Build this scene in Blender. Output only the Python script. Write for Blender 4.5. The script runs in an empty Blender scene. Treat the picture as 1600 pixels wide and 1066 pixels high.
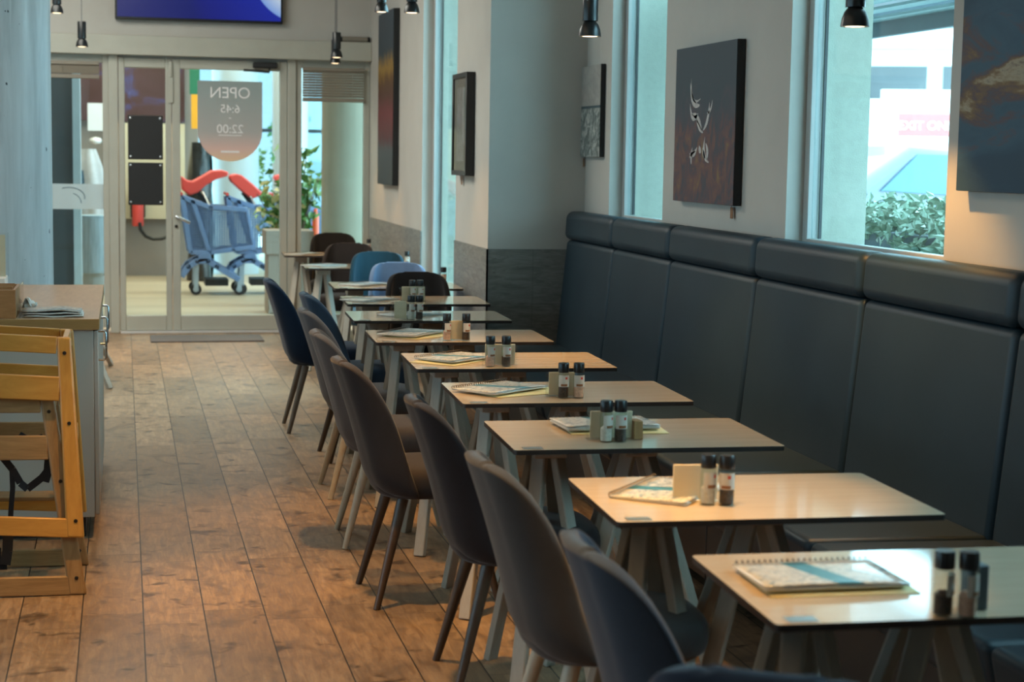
import bpy, math, random
from mathutils import Vector, Matrix
random.seed(7)
R = math.radians
SC = bpy.context.scene
COL = SC.collection

# ------------------------------------------------------------------ camera
cd = bpy.data.cameras.new('camera')
cam = bpy.data.objects.new('camera', cd)
COL.objects.link(cam)
cd.sensor_fit = 'HORIZONTAL'
cd.sensor_width = 36.0
cd.lens = 36.0 * 2660 / 1600
cd.clip_end = 400
_p, _y, _r = R(6.20), R(12.90), R(-0.92)
_F = Vector((math.sin(_y) * math.cos(_p), math.cos(_y) * math.cos(_p), -math.sin(_p)))
_X = Vector((math.cos(_y), -math.sin(_y), 0))
_D = _F.cross(_X)
_X2 = _X * math.cos(_r) + _D * math.sin(_r)
_D2 = _D * math.cos(_r) - _X * math.sin(_r)
m = Matrix.Identity(4)
for i in range(3):
    m[i][0] = _X2[i]
    m[i][1] = -_D2[i]
    m[i][2] = -_F[i]
m[0][3], m[1][3], m[2][3] = 0, 0, 1.575
cam.matrix_world = m
cd.dof.use_dof = True
cd.dof.focus_distance = 6.8
cd.dof.aperture_fstop = 4.2
SC.camera = cam

# ------------------------------------------------------------------ world, exposure
SC.view_settings.view_transform = 'Standard'
SC.view_settings.look = 'None'
SC.view_settings.gamma = 1.0
SC.view_settings.exposure = 0.9
SC.view_settings.use_curve_mapping = False
SC.cycles.use_denoising = True
SC.cycles.max_bounces = 8
SC.cycles.diffuse_bounces = 4
SC.cycles.glossy_bounces = 4
SC.cycles.transmission_bounces = 6
SC.cycles.transparent_max_bounces = 16
SC.cycles.caustics_reflective = False
SC.cycles.caustics_refractive = False
SC.cycles.sample_clamp_indirect = 6.0
w = bpy.data.worlds.new('sky')
SC.world = w
w.use_nodes = True
wb = w.node_tree.nodes['Background']
wb.inputs['Color'].default_value = (0.56, 0.86, 1.0, 1)
wb.inputs['Strength'].default_value = 6.0

def area(name, loc, rot, sx, sy, power, color):
    l = bpy.data.lights.new(name, 'AREA')
    l.shape = 'RECTANGLE'
    l.size, l.size_y = sx, sy
    l.energy, l.color = power, color
    o = bpy.data.objects.new(name, l)
    o.location, o.rotation_euler = loc, rot
    COL.objects.link(o)
    return o

def spot(name, loc, power, color, deg, blend=0.5, rad=0.03, aim=None):
    l = bpy.data.lights.new(name, 'SPOT')
    l.energy, l.color = power, color
    l.spot_size, l.spot_blend, l.shadow_soft_size = R(deg), blend, rad
    o = bpy.data.objects.new(name, l)
    o.location = loc
    if aim:
        o.rotation_euler = (Vector(aim) - Vector(loc)).to_track_quat('-Z', 'Y').to_euler()
    COL.objects.link(o)
    return o

WARM = (1.0, 0.52, 0.15)
# soft fill added under the dining room ceiling, no panels there, above the frame
area('ceiling_fill', (-1.5, 4.0, 3.7), (0, 0, 0), 3.0, 7.0, 24, (1.0, 0.74, 0.46))
area('ceiling_fill_far', (-1.2, 11.5, 3.7), (0, 0, 0), 2.5, 4.0, 115, (0.98, 0.96, 0.86))
# added cool fill from the left, imitating daylight; the wall there has no glazing
area('left_cool_fill', (-4.9, 6.0, 1.9), (0, R(-90), 0), 2.4, 10.0, 85, (0.42, 0.78, 1.0))
# ceiling downlights over the aisle
for i, (x, y, pw) in enumerate([(0.5, 3.4, 260), (0.35, 5.3, 280), (0.85, 6.7, 150), (0.2, 8.2, 60), (0.5, 13.2, 60)]):
    spot('aisle_downlight', (x, y, 3.7), pw, WARM, 46, 0.6, 0.05)
# covered entrance hall outside the glass doors
area('entrance_daylight', (4.6, 19.0, 1.9), (0, R(90), 0), 3.6, 5.0, 190, (0.72, 0.92, 1.0))
area('entrance_warm_fill', (0.4, 19.6, 3.9), (0, 0, 0), 4.0, 5.0, 170, (1.0, 0.80, 0.58))  # added warm fill for the hall floor, no ceiling lamp is built

# ------------------------------------------------------------------ materials
def new_mat(name):
    mt = bpy.data.materials.new(name)
    mt.use_nodes = True
    nt = mt.node_tree
    return mt, nt, nt.nodes['Principled BSDF']

def S(b, **k):
    names = dict(color='Base Color', rough='Roughness', metal='Metallic', spec='Specular IOR Level', trans='Transmission Weight',
                 ior='IOR', sheen='Sheen Weight', coat='Coat Weight', coatr='Coat Roughness', alpha='Alpha', emit='Emission Color', es='Emission Strength')
    for a, v in k.items():
        if a in ('color', 'emit'):
            v = (*v, 1)
        b.inputs[names[a]].default_value = v

def coords(nt, kind='Object', scale=(1, 1, 1), rot=(0, 0, 0)):
    tc = nt.nodes.new('ShaderNodeTexCoord')
    mp = nt.nodes.new('ShaderNodeMapping')
    mp.inputs['Scale'].default_value = scale
    mp.inputs['Rotation'].default_value = rot
    nt.links.new(tc.outputs[kind], mp.inputs['Vector'])
    return mp.outputs['Vector']

def noise(nt, vec, scale=5, detail=4, rough=0.5, dist=0.0):
    n = nt.nodes.new('ShaderNodeTexNoise')
    n.inputs['Scale'].default_value = scale
    n.inputs['Detail'].default_value = detail
    n.inputs['Roughness'].default_value = rough
    n.inputs['Distortion'].default_value = dist
    nt.links.new(vec, n.inputs['Vector'])
    return n.outputs['Fac']

def ramp(nt, fac, stops, interp='LINEAR'):
    n = nt.nodes.new('ShaderNodeValToRGB')
    cr = n.color_ramp
    cr.interpolation = interp
    while len(cr.elements) < len(stops):
        cr.elements.new(0.5)
    for e, (p, c) in zip(cr.elements, stops):
        e.position = p
        e.color = (*c, 1) if len(c) == 3 else c
    nt.links.new(fac, n.inputs['Fac'])
    return n.outputs['Color']

def mix(nt, fac, a, b, mode='MIX'):
    n = nt.nodes.new('ShaderNodeMix')
    n.data_type = 'RGBA'
    n.blend_type = mode
    for sock, v in ((n.inputs['Factor'], fac), (n.inputs['A'], a), (n.inputs['B'], b)):
        if hasattr(v, 'links'):
            nt.links.new(v, sock)
        elif isinstance(v, tuple):
            sock.default_value = (*v, 1)
        else:
            sock.default_value = v
    # the RGBA sockets share names with the float ones: pick them by index
    return n

def mixc(nt, fac, a, b, mode='MIX'):
    n = nt.nodes.new('ShaderNodeMixRGB')
    n.blend_type = mode
    for sock, v in ((n.inputs[0], fac), (n.inputs[1], a), (n.inputs[2], b)):
        if isinstance(v, bpy.types.NodeSocket):
            nt.links.new(v, sock)
        elif isinstance(v, tuple):
            sock.default_value = (*v, 1)
        else:
            sock.default_value = v
    return n.outputs[0]

def math_(nt, op, a, b=None, c=None):
    n = nt.nodes.new('ShaderNodeMath')
    n.operation = op
    for s, v in zip(n.inputs, (a, b, c)):
        if v is None:
            continue
        if isinstance(v, bpy.types.NodeSocket):
            nt.links.new(v, s)
        else:
            s.default_value = v
    return n.outputs[0]

def bump(nt, b, fac, strength=0.2, dist=0.01):
    n = nt.nodes.new('ShaderNodeBump')
    n.inputs['Strength'].default_value = strength
    n.inputs['Distance'].default_value = dist
    nt.links.new(fac, n.inputs['Height'])
    nt.links.new(n.outputs['Normal'], b.inputs['Normal'])

def plain(name, color, rough=0.5, var=0.12, scale=12, bmp=0.0, stretch=(1, 1, 1), **k):
    """a solid colour with a little procedural unevenness"""
    mt, nt, b = new_mat(name)
    S(b, rough=rough, **k)
    v = coords(nt, 'Object', stretch)
    f = noise(nt, v, scale, 5, 0.6)
    lo = tuple(c * (1 - var) for c in color)
    hi = tuple(min(1, c * (1 + var)) for c in color)
    nt.links.new(ramp(nt, f, [(0.3, lo), (0.7, hi)]), b.inputs['Base Color'])
    if bmp:
        bump(nt, b, noise(nt, v, scale * 6, 4), bmp, 0.004)
    return mt

def wood(name, dark, light, stretch, scale=9, rough=0.45):
    mt, nt, b = new_mat(name)
    S(b, rough=rough)
    v = coords(nt, 'Object', stretch)
    f = noise(nt, v, scale, 6, 0.65, 0.6)
    nt.links.new(ramp(nt, f, [(0.25, dark), (0.5, tuple((a + c) / 2 for a, c in zip(dark, light))), (0.75, light)]), b.inputs['Base Color'])
    bump(nt, b, f, 0.08, 0.003)
    return mt

def glass_pane(name, tint, lo=0.05):
    mt = bpy.data.materials.new(name)
    mt.use_nodes = True
    nt = mt.node_tree
    nt.nodes.clear()
    out = nt.nodes.new('ShaderNodeOutputMaterial')
    tr = nt.nodes.new('ShaderNodeBsdfTransparent')
    tr.inputs['Color'].default_value = (*tint, 1)
    gl = nt.nodes.new('ShaderNodeBsdfGlossy')
    gl.inputs['Roughness'].default_value = 0.02
    lw = nt.nodes.new('ShaderNodeLayerWeight')
    lw.inputs['Blend'].default_value = 0.5
    fr = nt.nodes.new('ShaderNodeMath')
    fr.operation = 'MULTIPLY_ADD'
    pw = nt.nodes.new('ShaderNodeMath')
    pw.operation = 'POWER'
    nt.links.new(lw.outputs['Facing'], pw.inputs[0])
    pw.inputs[1].default_value = 5.0
    nt.links.new(pw.outputs[0], fr.inputs[0])
    fr.inputs[1].default_value = 0.55
    fr.inputs[2].default_value = 0.03
    mx = nt.nodes.new('ShaderNodeMixShader')
    nt.links.new(fr.outputs[0], mx.inputs[0])
    nt.links.new(tr.outputs[0], mx.inputs[1])
    nt.links.new(gl.outputs[0], mx.inputs[2])
    nt.links.new(mx.outputs[0], out.inputs['Surface'])
    return mt

def floor_mat():
    mt, nt, b = new_mat('wood_look_floor_tiles')
    tc = nt.nodes.new('ShaderNodeTexCoord')
    sp = nt.nodes.new('ShaderNodeSeparateXYZ')
    nt.links.new(tc.outputs['Object'], sp.inputs[0])
    X, Y = sp.outputs[0], sp.outputs[1]
    u = math_(nt, 'DIVIDE', math_(nt, 'SUBTRACT', X, 0.055), 0.204)
    iu = math_(nt, 'FLOOR', u)
    fu = math_(nt, 'SUBTRACT', u, iu)
    odd = math_(nt, 'MODULO', math_(nt, 'ABSOLUTE', iu), 2.0)
    yo = math_(nt, 'ADD', math_(nt, 'SUBTRACT', Y, 5.67), math_(nt, 'MULTIPLY', odd, -0.15))
    v = math_(nt, 'DIVIDE', yo, 0.886)
    iv = math_(nt, 'FLOOR', v)
    fv = math_(nt, 'SUBTRACT', v, iv)
    cid = nt.nodes.new('ShaderNodeCombineXYZ')
    nt.links.new(iu, cid.inputs[0]); nt.links.new(iv, cid.inputs[1])
    wn = nt.nodes.new('ShaderNodeTexWhiteNoise')
    nt.links.new(cid.outputs[0], wn.inputs['Vector'])
    # grain coordinate: shifted per tile
    off = nt.nodes.new('ShaderNodeVectorMath'); off.operation = 'MULTIPLY_ADD'
    nt.links.new(wn.outputs['Color'], off.inputs[0])
    off.inputs[1].default_value = (13, 17, 11)
    nt.links.new(tc.outputs['Object'], off.inputs[2])
    def mp(s):
        q = nt.nodes.new('ShaderNodeMapping'); q.inputs['Scale'].default_value = s
        nt.links.new(off.outputs[0], q.inputs['Vector']); return q.outputs[0]
    grain = noise(nt, mp((26, 3.0, 1)), 2.2, 7, 0.65, 0.8)
    cloud = noise(nt, mp((5, 3.2, 1)), 1.5, 5, 0.6, 1.2)
    knot = noise(nt, mp((9, 11, 1)), 0.9, 3, 0.5, 0.4)
    base = ramp(nt, grain, [(0.28, (0.15, 0.092, 0.052)), (0.5, (0.255, 0.168, 0.098)), (0.72, (0.37, 0.255, 0.155))])
    base = mixc(nt, ramp(nt, cloud, [(0.48, (0, 0, 0)), (0.70, (0.6, 0.6, 0.6))]), base, (0.075, 0.052, 0.038))
    base = mixc(nt, ramp(nt, knot, [(0.61, (0, 0, 0)), (0.70, (0.8, 0.8, 0.8))]), base, (0.045, 0.028, 0.018))
    tone = ramp(nt, wn.outputs['Value'], [(0, (0.72, 0.72, 0.72)), (1, (1.22, 1.22, 1.22))])
    base = mixc(nt, 1.0, base, tone, 'MULTIPLY')
    gx = math_(nt, 'LESS_THAN', math_(nt, 'MINIMUM', fu, math_(nt, 'SUBTRACT', 1.0, fu)), 0.0105)
    gy = math_(nt, 'LESS_THAN', math_(nt, 'MINIMUM', fv, math_(nt, 'SUBTRACT', 1.0, fv)), 0.0017)
    base = mixc(nt, math_(nt, 'MULTIPLY', gy, 0.6), base, (0.045, 0.03, 0.02))
    base = mixc(nt, gx, base, (0.016, 0.013, 0.011))
    nt.links.new(base, b.inputs['Base Color'])
    rg = ramp(nt, grain, [(0.3, (0.36, 0.36, 0.36)), (0.7, (0.5, 0.5, 0.5))])
    nt.links.new(rg, b.inputs['Roughness'])
    S(b, spec=0.45)
    return mt

def tile_mat(name, axis):
    """grey wood-look wall tiles; axis = the horizontal axis of the wall face (0 = x, 1 = y)"""
    mt, nt, b = new_mat(name)
    tc = nt.nodes.new('ShaderNodeTexCoord')
    sp = nt.nodes.new('ShaderNodeSeparateXYZ')
    nt.links.new(tc.outputs['Object'], sp.inputs[0])
    U, Z = sp.outputs[axis], sp.outputs[2]
    w_, h_ = (0.276, 0.35) if axis == 0 else (0.55, 0.70)
    o_ = 2.125 if axis == 0 else 9.97
    fu = math_(nt, 'FRACT', math_(nt, 'DIVIDE', math_(nt, 'SUBTRACT', U, o_ - 5 * w_), w_))
    fv = math_(nt, 'FRACT', math_(nt, 'DIVIDE', math_(nt, 'ADD', Z, 3 * h_ - (1.02 - 3 * h_)), h_))
    v = coords(nt, 'Object', (1.6, 1.6, 9))
    f = noise(nt, v, 4, 7, 0.66, 1.0)
    c = ramp(nt, f, [(0.28, (0.13, 0.135, 0.125)), (0.55, (0.24, 0.24, 0.22)), (0.78, (0.34, 0.335, 0.305))])
    k = noise(nt, coords(nt, 'Object', (1.5, 1.5, 5)), 14, 3, 0.5)
    c = mixc(nt, ramp(nt, k, [(0.68, (0, 0, 0)), (0.75, (0.7, 0.7, 0.7))]), c, (0.08, 0.075, 0.065))
    g = math_(nt, 'MAXIMUM', math_(nt, 'LESS_THAN', fu, 0.012), math_(nt, 'LESS_THAN', fv, 0.01))
    c = mixc(nt, math_(nt, 'MULTIPLY', g, 0.6), c, (0.11, 0.11, 0.10))
    nt.links.new(c, b.inputs['Base Color'])
    S(b, rough=0.42)
    return mt

def concrete_mat():
    mt, nt, b = new_mat('fair_faced_concrete')
    f = noise(nt, coords(nt, 'Object', (3, 3, 0.35)), 3.0, 7, 0.6, 0.4)
    c = ramp(nt, f, [(0.3, (0.44, 0.445, 0.44)), (0.55, (0.60, 0.605, 0.60)), (0.75, (0.72, 0.72, 0.71))])
    pit = noise(nt, coords(nt, 'Object', (1, 1, 0.8)), 26, 2, 0.4)
    c = mixc(nt, ramp(nt, pit, [(0.745, (0, 0, 0)), (0.765, (1, 1, 1))]), c, (0.05, 0.05, 0.05))
    streak = noise(nt, coords(nt, 'Object', (14, 14, 0.25)), 2.2, 4, 0.6)
    c = mixc(nt, ramp(nt, streak, [(0.62, (0, 0, 0)), (0.75, (0.5, 0.5, 0.5))]), c, (0.80, 0.81, 0.80))
    nt.links.new(c, b.inputs['Base Color'])
    rg = ramp(nt, streak, [(0.45, (0.5, 0.5, 0.5)), (0.7, (0.28, 0.28, 0.28))])
    nt.links.new(rg, b.inputs['Roughness'])
    bump(nt, b, f, 0.15, 0.01)
    return mt

def fabric(name, color):
    mt, nt, b = new_mat(name)
    S(b, rough=0.9, sheen=0.18, spec=0.2)
    b.inputs['Sheen Roughness'].default_value = 0.4
    v = coords(nt)
    f = noise(nt, v, 6, 4, 0.6)
    g = noise(nt, v, 240, 2, 0.5)
    c = ramp(nt, f, [(0.3, tuple(x * 0.88 for x in color)), (0.7, tuple(x * 1.12 for x in color))])
    nt.links.new(c, b.inputs['Base Color'])
    bump(nt, b, g, 0.25, 0.002)
    return mt

def menu_mat(name, seed):
    mt, nt, b = new_mat(name)
    v = coords(nt, 'Object', (1, 1, 1))
    sp = nt.nodes.new('ShaderNodeSeparateXYZ'); nt.links.new(v, sp.inputs[0])
    f = noise(nt, coords(nt, 'Object', (1.0, 2.2, 1)), 17 + seed, 4, 0.6, 1.8)
    c = ramp(nt, f, [(0.36, (0.05, 0.11, 0.17)), (0.45, (0.42, 0.45, 0.44)), (0.55, (0.68, 0.66, 0.60)), (0.66, (0.36, 0.32, 0.25))])
    d = math_(nt, 'ABSOLUTE', math_(nt, 'ADD', sp.outputs[0], math_(nt, 'MULTIPLY', sp.outputs[1], 0.25)))
    band = math_(nt, 'LESS_THAN', d, 0.026)
    c = mixc(nt, band, c, (0.05, 0.20, 0.27))
    nt.links.new(c, b.inputs['Base Color'])
    S(b, rough=0.28, coat=0.3)
    return mt

def paint_mat(name, fn):
    mt, nt, b = new_mat(name)
    S(b, rough=0.65)
    tc = nt.nodes.new('ShaderNodeTexCoord')
    sp = nt.nodes.new('ShaderNodeSeparateXYZ')
    nt.links.new(tc.outputs['Generated'], sp.inputs[0])
    nt.links.new(fn(nt, sp.outputs[1], sp.outputs[2]), b.inputs['Base Color'])
    return mt

def art_tall(nt, u, v):
    n = noise(nt, coords(nt, 'Object', (1, 3.5, 1.1)), 5, 6, 0.65, 0.8)
    vv = math_(nt, 'ADD', v, math_(nt, 'MULTIPLY', math_(nt, 'SUBTRACT', n, 0.5), 0.22))
    c = ramp(nt, vv, [(0.0, (0.035, 0.05, 0.055)), (0.2, (0.07, 0.085, 0.09)), (0.27, (0.10, 0.035, 0.035)), (0.42, (0.16, 0.03, 0.032)),
                      (0.52, (0.09, 0.035, 0.02)), (0.60, (0.11, 0.05, 0.015)), (0.68, (0.30, 0.17, 0.03)), (0.76, (0.03, 0.045, 0.055)), (1.0, (0.045, 0.06, 0.07))])
    return c

def art_fire(nt, u, v):
    n = noise(nt, coords(nt, 'Object', (1, 2.2, 1.6)), 4.5, 6, 0.6, 1.2)
    low = math_(nt, 'SUBTRACT', 1.0, v)
    k = math_(nt, 'MULTIPLY', n, math_(nt, 'MINIMUM', math_(nt, 'MULTIPLY', low, 1.7), 1.0))
    return ramp(nt, k, [(0.24, (0.036, 0.058, 0.074)), (0.40, (0.060, 0.060, 0.076)), (0.48, (0.11, 0.060, 0.066)), (0.58, (0.16, 0.075, 0.06)), (0.68, (0.2, 0.13, 0.05))])

def art_sea(nt, u, v):
    n = noise(nt, coords(nt, 'Object', (1, 4, 4)), 4, 7, 0.7, 1.0)
    sea = ramp(nt, n, [(0.3, (0.05, 0.06, 0.055)), (0.48, (0.16, 0.19, 0.18)), (0.58, (0.42, 0.43, 0.40)), (0.72, (0.6, 0.6, 0.55))])
    sky = ramp(nt, n, [(0.3, (0.24, 0.24, 0.22)), (0.6, (0.36, 0.34, 0.31)), (0.8, (0.42, 0.42, 0.40))])
    c = mixc(nt, math_(nt, 'GREATER_THAN', v, 0.55), sea, sky)
    line = math_(nt, 'LESS_THAN', math_(nt, 'ABSOLUTE', math_(nt, 'SUBTRACT', v, 0.545)), 0.014)
    return mixc(nt, line, c, (0.05, 0.085, 0.10))

def art_print(nt, u, v):
    n = noise(nt, coords(nt, 'Object', (1, 9, 3)), 5, 6, 0.7, 1.5)
    c = ramp(nt, n, [(0.35, (0.13, 0.14, 0.13)), (0.52, (0.30, 0.30, 0.27)), (0.65, (0.40, 0.40, 0.36))])
    return c

def art_cloud(nt, u, v):
    n = noise(nt, coords(nt, 'Object', (1, 0.75, 3.0)), 2.4, 7, 0.62, 0.6)
    d = math_(nt, 'ABSOLUTE', math_(nt, 'SUBTRACT', v, 0.46))
    k = math_(nt, 'ADD', math_(nt, 'MULTIPLY', n, 1.0), math_(nt, 'MULTIPLY', d, -0.7))
    return ramp(nt, k, [(0.16, (0.014, 0.05, 0.085)), (0.40, (0.03, 0.085, 0.13)), (0.48, (0.085, 0.055, 0.06)), (0.53, (0.17, 0.10, 0.04)),
                        (0.58, (0.34, 0.29, 0.20)), (0.64, (0.10, 0.06, 0.05)), (0.72, (0.4, 0.38, 0.33))])

def screen_mat():
    mt, nt, b = new_mat('television_picture')
    tc = nt.nodes.new('ShaderNodeTexCoord')
    sp = nt.nodes.new('ShaderNodeSeparateXYZ'); nt.links.new(tc.outputs['Object'], sp.inputs[0])
    dx = math_(nt, 'SUBTRACT', sp.outputs[0], 1.52)
    dz = math_(nt, 'SUBTRACT', sp.outputs[2], 3.12)
    d = math_(nt, 'SQRT', math_(nt, 'ADD', math_(nt, 'MULTIPLY', dx, dx), math_(nt, 'MULTIPLY', dz, dz)))
    c = ramp(nt, d, [(0.30, (0.70, 0.85, 1.0)), (0.428, (0.25, 0.45, 0.95)), (0.434, (0.010, 0.025, 0.42)), (0.9, (0.004, 0.010, 0.24)), (1.0, (0.003, 0.01, 0.18))])
    nt.links.new(c, b.inputs['Emission Color'])
    S(b, color=(0.01, 0.01, 0.02), rough=0.25, es=0.36)
    return mt

def perforated(name, color, cell):
    """plastic panel pierced by rows of round holes"""
    mt, nt, b = new_mat(name)
    S(b, color=color, rough=0.4)
    tc = nt.nodes.new('ShaderNodeTexCoord')
    sp = nt.nodes.new('ShaderNodeSeparateXYZ'); nt.links.new(tc.outputs['Object'], sp.inputs[0])
    s = 2 * math.pi / cell
    a = math_(nt, 'SINE', math_(nt, 'MULTIPLY', math_(nt, 'ADD', sp.outputs[0], sp.outputs[1]), s))
    c = math_(nt, 'SINE', math_(nt, 'MULTIPLY', sp.outputs[2], s))
    hole = math_(nt, 'GREATER_THAN', math_(nt, 'ABSOLUTE', math_(nt, 'MULTIPLY', a, c)), 0.26)
    nt.links.new(math_(nt, 'SUBTRACT', 1.0, hole), b.inputs['Alpha'])
    return mt

def leaf_mat(name, a, c):
    mt, nt, b = new_mat(name)
    S(b, rough=0.45)
    f = noise(nt, coords(nt), 9, 3)
    nt.links.new(ramp(nt, f, [(0.35, a), (0.65, c)]), b.inputs['Base Color'])
    return mt

M = {}
M['floor'] = floor_mat()
M['wall'] = plain('painted_plaster', (0.50, 0.475, 0.43), 0.85, 0.04, 3, 0.05)
M['pillar'] = M['wall']
M['ceiling'] = plain('ceiling_paint', (0.42, 0.41, 0.38), 0.9, 0.05, 2)
M['tile_x'] = tile_mat('grey_wall_tile_across', 0)
M['tile_y'] = tile_mat('grey_wall_tile_along', 1)
M['concrete'] = concrete_mat()
M['frame'] = plain('beige_aluminium', (0.43, 0.43, 0.37), 0.42, 0.05, 4)
M['winframe'] = plain('window_aluminium', (0.42, 0.42, 0.40), 0.4, 0.05, 4)
M['darkgasket'] = plain('dark_gasket', (0.02, 0.025, 0.03), 0.5, 0.1, 10)
M['glass'] = glass_pane('window_glass', (0.84, 0.96, 0.98))
M['clear'] = glass_pane('clear_acrylic', (0.97, 0.98, 0.98))
M['bottle_glass'] = glass_pane('bottle_glass', (0.90, 0.94, 0.93))
M['stucco'] = plain('outside_stucco', (0.42, 0.43, 0.36), 0.95, 0.06, 30, 0.35)
M['leather'] = None
mt, nt, b = new_mat('dark_slate_leather')
S(b, rough=0.48, spec=0.42)
f = noise(nt, coords(nt), 3.0, 4, 0.6)
nt.links.new(ramp(nt, f, [(0.3, (0.011, 0.026, 0.037)), (0.7, (0.016, 0.034, 0.047))]), b.inputs['Base Color'])
bump(nt, b, noise(nt, coords(nt), 160, 3, 0.6), 0.10, 0.002)
M['leather'] = mt
M['plinth'] = plain('dark_bench_plinth', (0.035, 0.026, 0.02), 0.5, 0.1, 6)
M['tabletop'] = wood('pale_oak_laminate', (0.40, 0.32, 0.225), (0.50, 0.41, 0.30), (1.2, 30, 1), 3, 0.085)
M['tabletop'].node_tree.nodes['Principled BSDF'].inputs['Specular IOR Level'].default_value = 0.7
M['tabletop'].node_tree.nodes['Bump'].inputs['Strength'].default_value = 0.01
M['edge'] = plain('dark_laminate_core', (0.018, 0.012, 0.010), 0.5, 0.1, 10)
M['trestle'] = wood('whitewashed_beech', (0.36, 0.32, 0.26), (0.44, 0.395, 0.32), (10, 10, 1.2), 4, 0.5)
M['plate'] = plain('brushed_steel_plate', (0.38, 0.44, 0.46), 0.3, 0.05, 20, metal=0.8)
M['darkleg'] = wood('walnut_chair_leg', (0.050, 0.030, 0.019), (0.085, 0.055, 0.035), (10, 10, 1.5), 5, 0.4)
M['greyleg'] = wood('smoked_chair_leg', (0.13, 0.11, 0.09), (0.19, 0.16, 0.135), (10, 10, 1.5), 5, 0.4)
M['lightleg'] = wood('pale_ash_chair_leg', (0.42, 0.36, 0.27), (0.54, 0.47, 0.36), (10, 10, 1.5), 5, 0.45)
M['black'] = plain('black_lacquer', (0.010, 0.012, 0.013), 0.3, 0.1, 10)
M['black_matte'] = plain('black_plastic', (0.010, 0.011, 0.012), 0.55, 0.1, 10)
M['cap'] = plain('black_bottle_cap', (0.012, 0.013, 0.014), 0.32, 0.1, 20)
M['cord'] = plain('grey_flex', (0.10, 0.10, 0.10), 0.6, 0.1, 20)
M['pepper'] = plain('peppercorns', (0.055, 0.035, 0.025), 0.8, 0.7, 180, 0.6)
M['salt'] = plain('white_salt', (0.62, 0.58, 0.50), 0.8, 0.15, 160, 0.4)
M['pink_salt'] = plain('pink_salt', (0.62, 0.36, 0.25), 0.8, 0.2, 160, 0.4)
M['label'] = plain('paper_label', (0.52, 0.50, 0.44), 0.6, 0.06, 30)
M['red'] = plain('red_print', (0.50, 0.05, 0.03), 0.5, 0.1, 30)
M['brownprint'] = plain('brown_print', (0.22, 0.09, 0.03), 0.5, 0.15, 60)
M['cream'] = plain('cream_card', (0.66, 0.58, 0.40), 0.6, 0.04, 8)
M['paper'] = plain('white_paper', (0.66, 0.66, 0.62), 0.7, 0.05, 8)
M['yellowpaper'] = plain('yellow_paper', (0.62, 0.54, 0.26), 0.6, 0.08, 8)
M['coil'] = plain('dark_wire_coil', (0.05, 0.045, 0.04), 0.4, 0.1, 20, metal=0.6)
M['menu_a'] = menu_mat('menu_print_coarse', 0)
M['menu_b'] = menu_mat('menu_print_fine', 14)
M['oak'] = wood('oak_worktop', (0.30, 0.19, 0.095), (0.44, 0.30, 0.17), (14, 2, 1), 2.6, 0.3)
M['oakedge'] = wood('oak_edge_band', (0.26, 0.15, 0.05), (0.34, 0.20, 0.075), (2, 2, 14), 4, 0.4)
M['greycab'] = plain('grey_cabinet_lacquer', (0.39, 0.37, 0.32), 0.5, 0.04, 3)
M['steel'] = plain('polished_steel', (0.55, 0.58, 0.60), 0.22, 0.05, 20, metal=1.0)
M['pine'] = wood('honey_pine', (0.42, 0.185, 0.03), (0.58, 0.29, 0.06), (2.5, 2.5, 12), 3.5, 0.34)
M['pine_v'] = wood('honey_pine_upright', (0.42, 0.185, 0.03), (0.58, 0.29, 0.06), (12, 12, 1.6), 3.5, 0.34)
M['oldpine'] = wood('worn_oak', (0.20, 0.11, 0.04), (0.38, 0.225, 0.09), (2, 2, 22), 3, 0.5)
M['oldpine_v'] = wood('worn_oak_upright', (0.20, 0.11, 0.04), (0.38, 0.225, 0.09), (16, 16, 1.5), 3, 0.5)
M['screw'] = plain('dark_screw', (0.04, 0.035, 0.03), 0.4, 0.1, 20, metal=0.7)
M['strap'] = plain('black_webbing', (0.010, 0.010, 0.012), 0.7, 0.2, 60)
M['boxwood'] = wood('oiled_cherry', (0.30, 0.13, 0.045), (0.42, 0.20, 0.075), (3, 3, 14), 4, 0.45)
M['mat'] = plain('grey_doormat', (0.14, 0.14, 0.145), 0.95, 0.2, 120, 0.5)
M['threshold'] = plain('white_threshold', (0.62, 0.63, 0.62), 0.4, 0.05, 8)
M['blind'] = plain('beige_blind', (0.24, 0.21, 0.165), 0.5, 0.06, 8)
M['screen'] = screen_mat()
M['hallfloor'] = plain('pale_hall_tiles', (0.50, 0.385, 0.26), 0.45, 0.2, 1.4, stretch=(0.25, 1.6, 1))
M['asphalt'] = plain('pale_pavement', (0.55, 0.55, 0.53), 0.9, 0.08, 2)
M['white'] = plain('white_gloss', (0.78, 0.79, 0.80), 0.3, 0.03, 3)
M['signwhite'] = plain('white_lettering', (0.85, 0.85, 0.85), 0.5, 0.02, 3)
M['signred'] = plain('red_sign_panel', (0.62, 0.13, 0.12), 0.5, 0.04, 3)
M['carglass'] = plain('tinted_car_glass', (0.05, 0.12, 0.15), 0.1, 0.1, 3)
M['carblue'] = plain('pale_blue_car_paint', (0.085, 0.095, 0.13), 0.3, 0.03, 3, coat=0.6)
M['tyre'] = plain('rubber_tyre', (0.02, 0.02, 0.022), 0.8, 0.1, 10)
M['hub'] = plain('grey_hub', (0.42, 0.47, 0.52), 0.4, 0.05, 10)
M['bluepaint'] = plain('building_glazing', (0.075, 0.075, 0.078), 0.3, 0.25, 0.7)
M['cartblue'] = plain('blue_grey_cart_plastic', (0.16, 0.245, 0.44), 0.4, 0.05, 6)
M['cartmesh'] = perforated('perforated_cart_plastic', (0.13, 0.20, 0.36), 0.052)
M['cartred'] = plain('red_child_seat_plastic', (0.74, 0.075, 0.06), 0.35, 0.06, 5)
M['leaf'] = leaf_mat('glossy_leaf', (0.05, 0.16, 0.03), (0.12, 0.30, 0.06))
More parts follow.
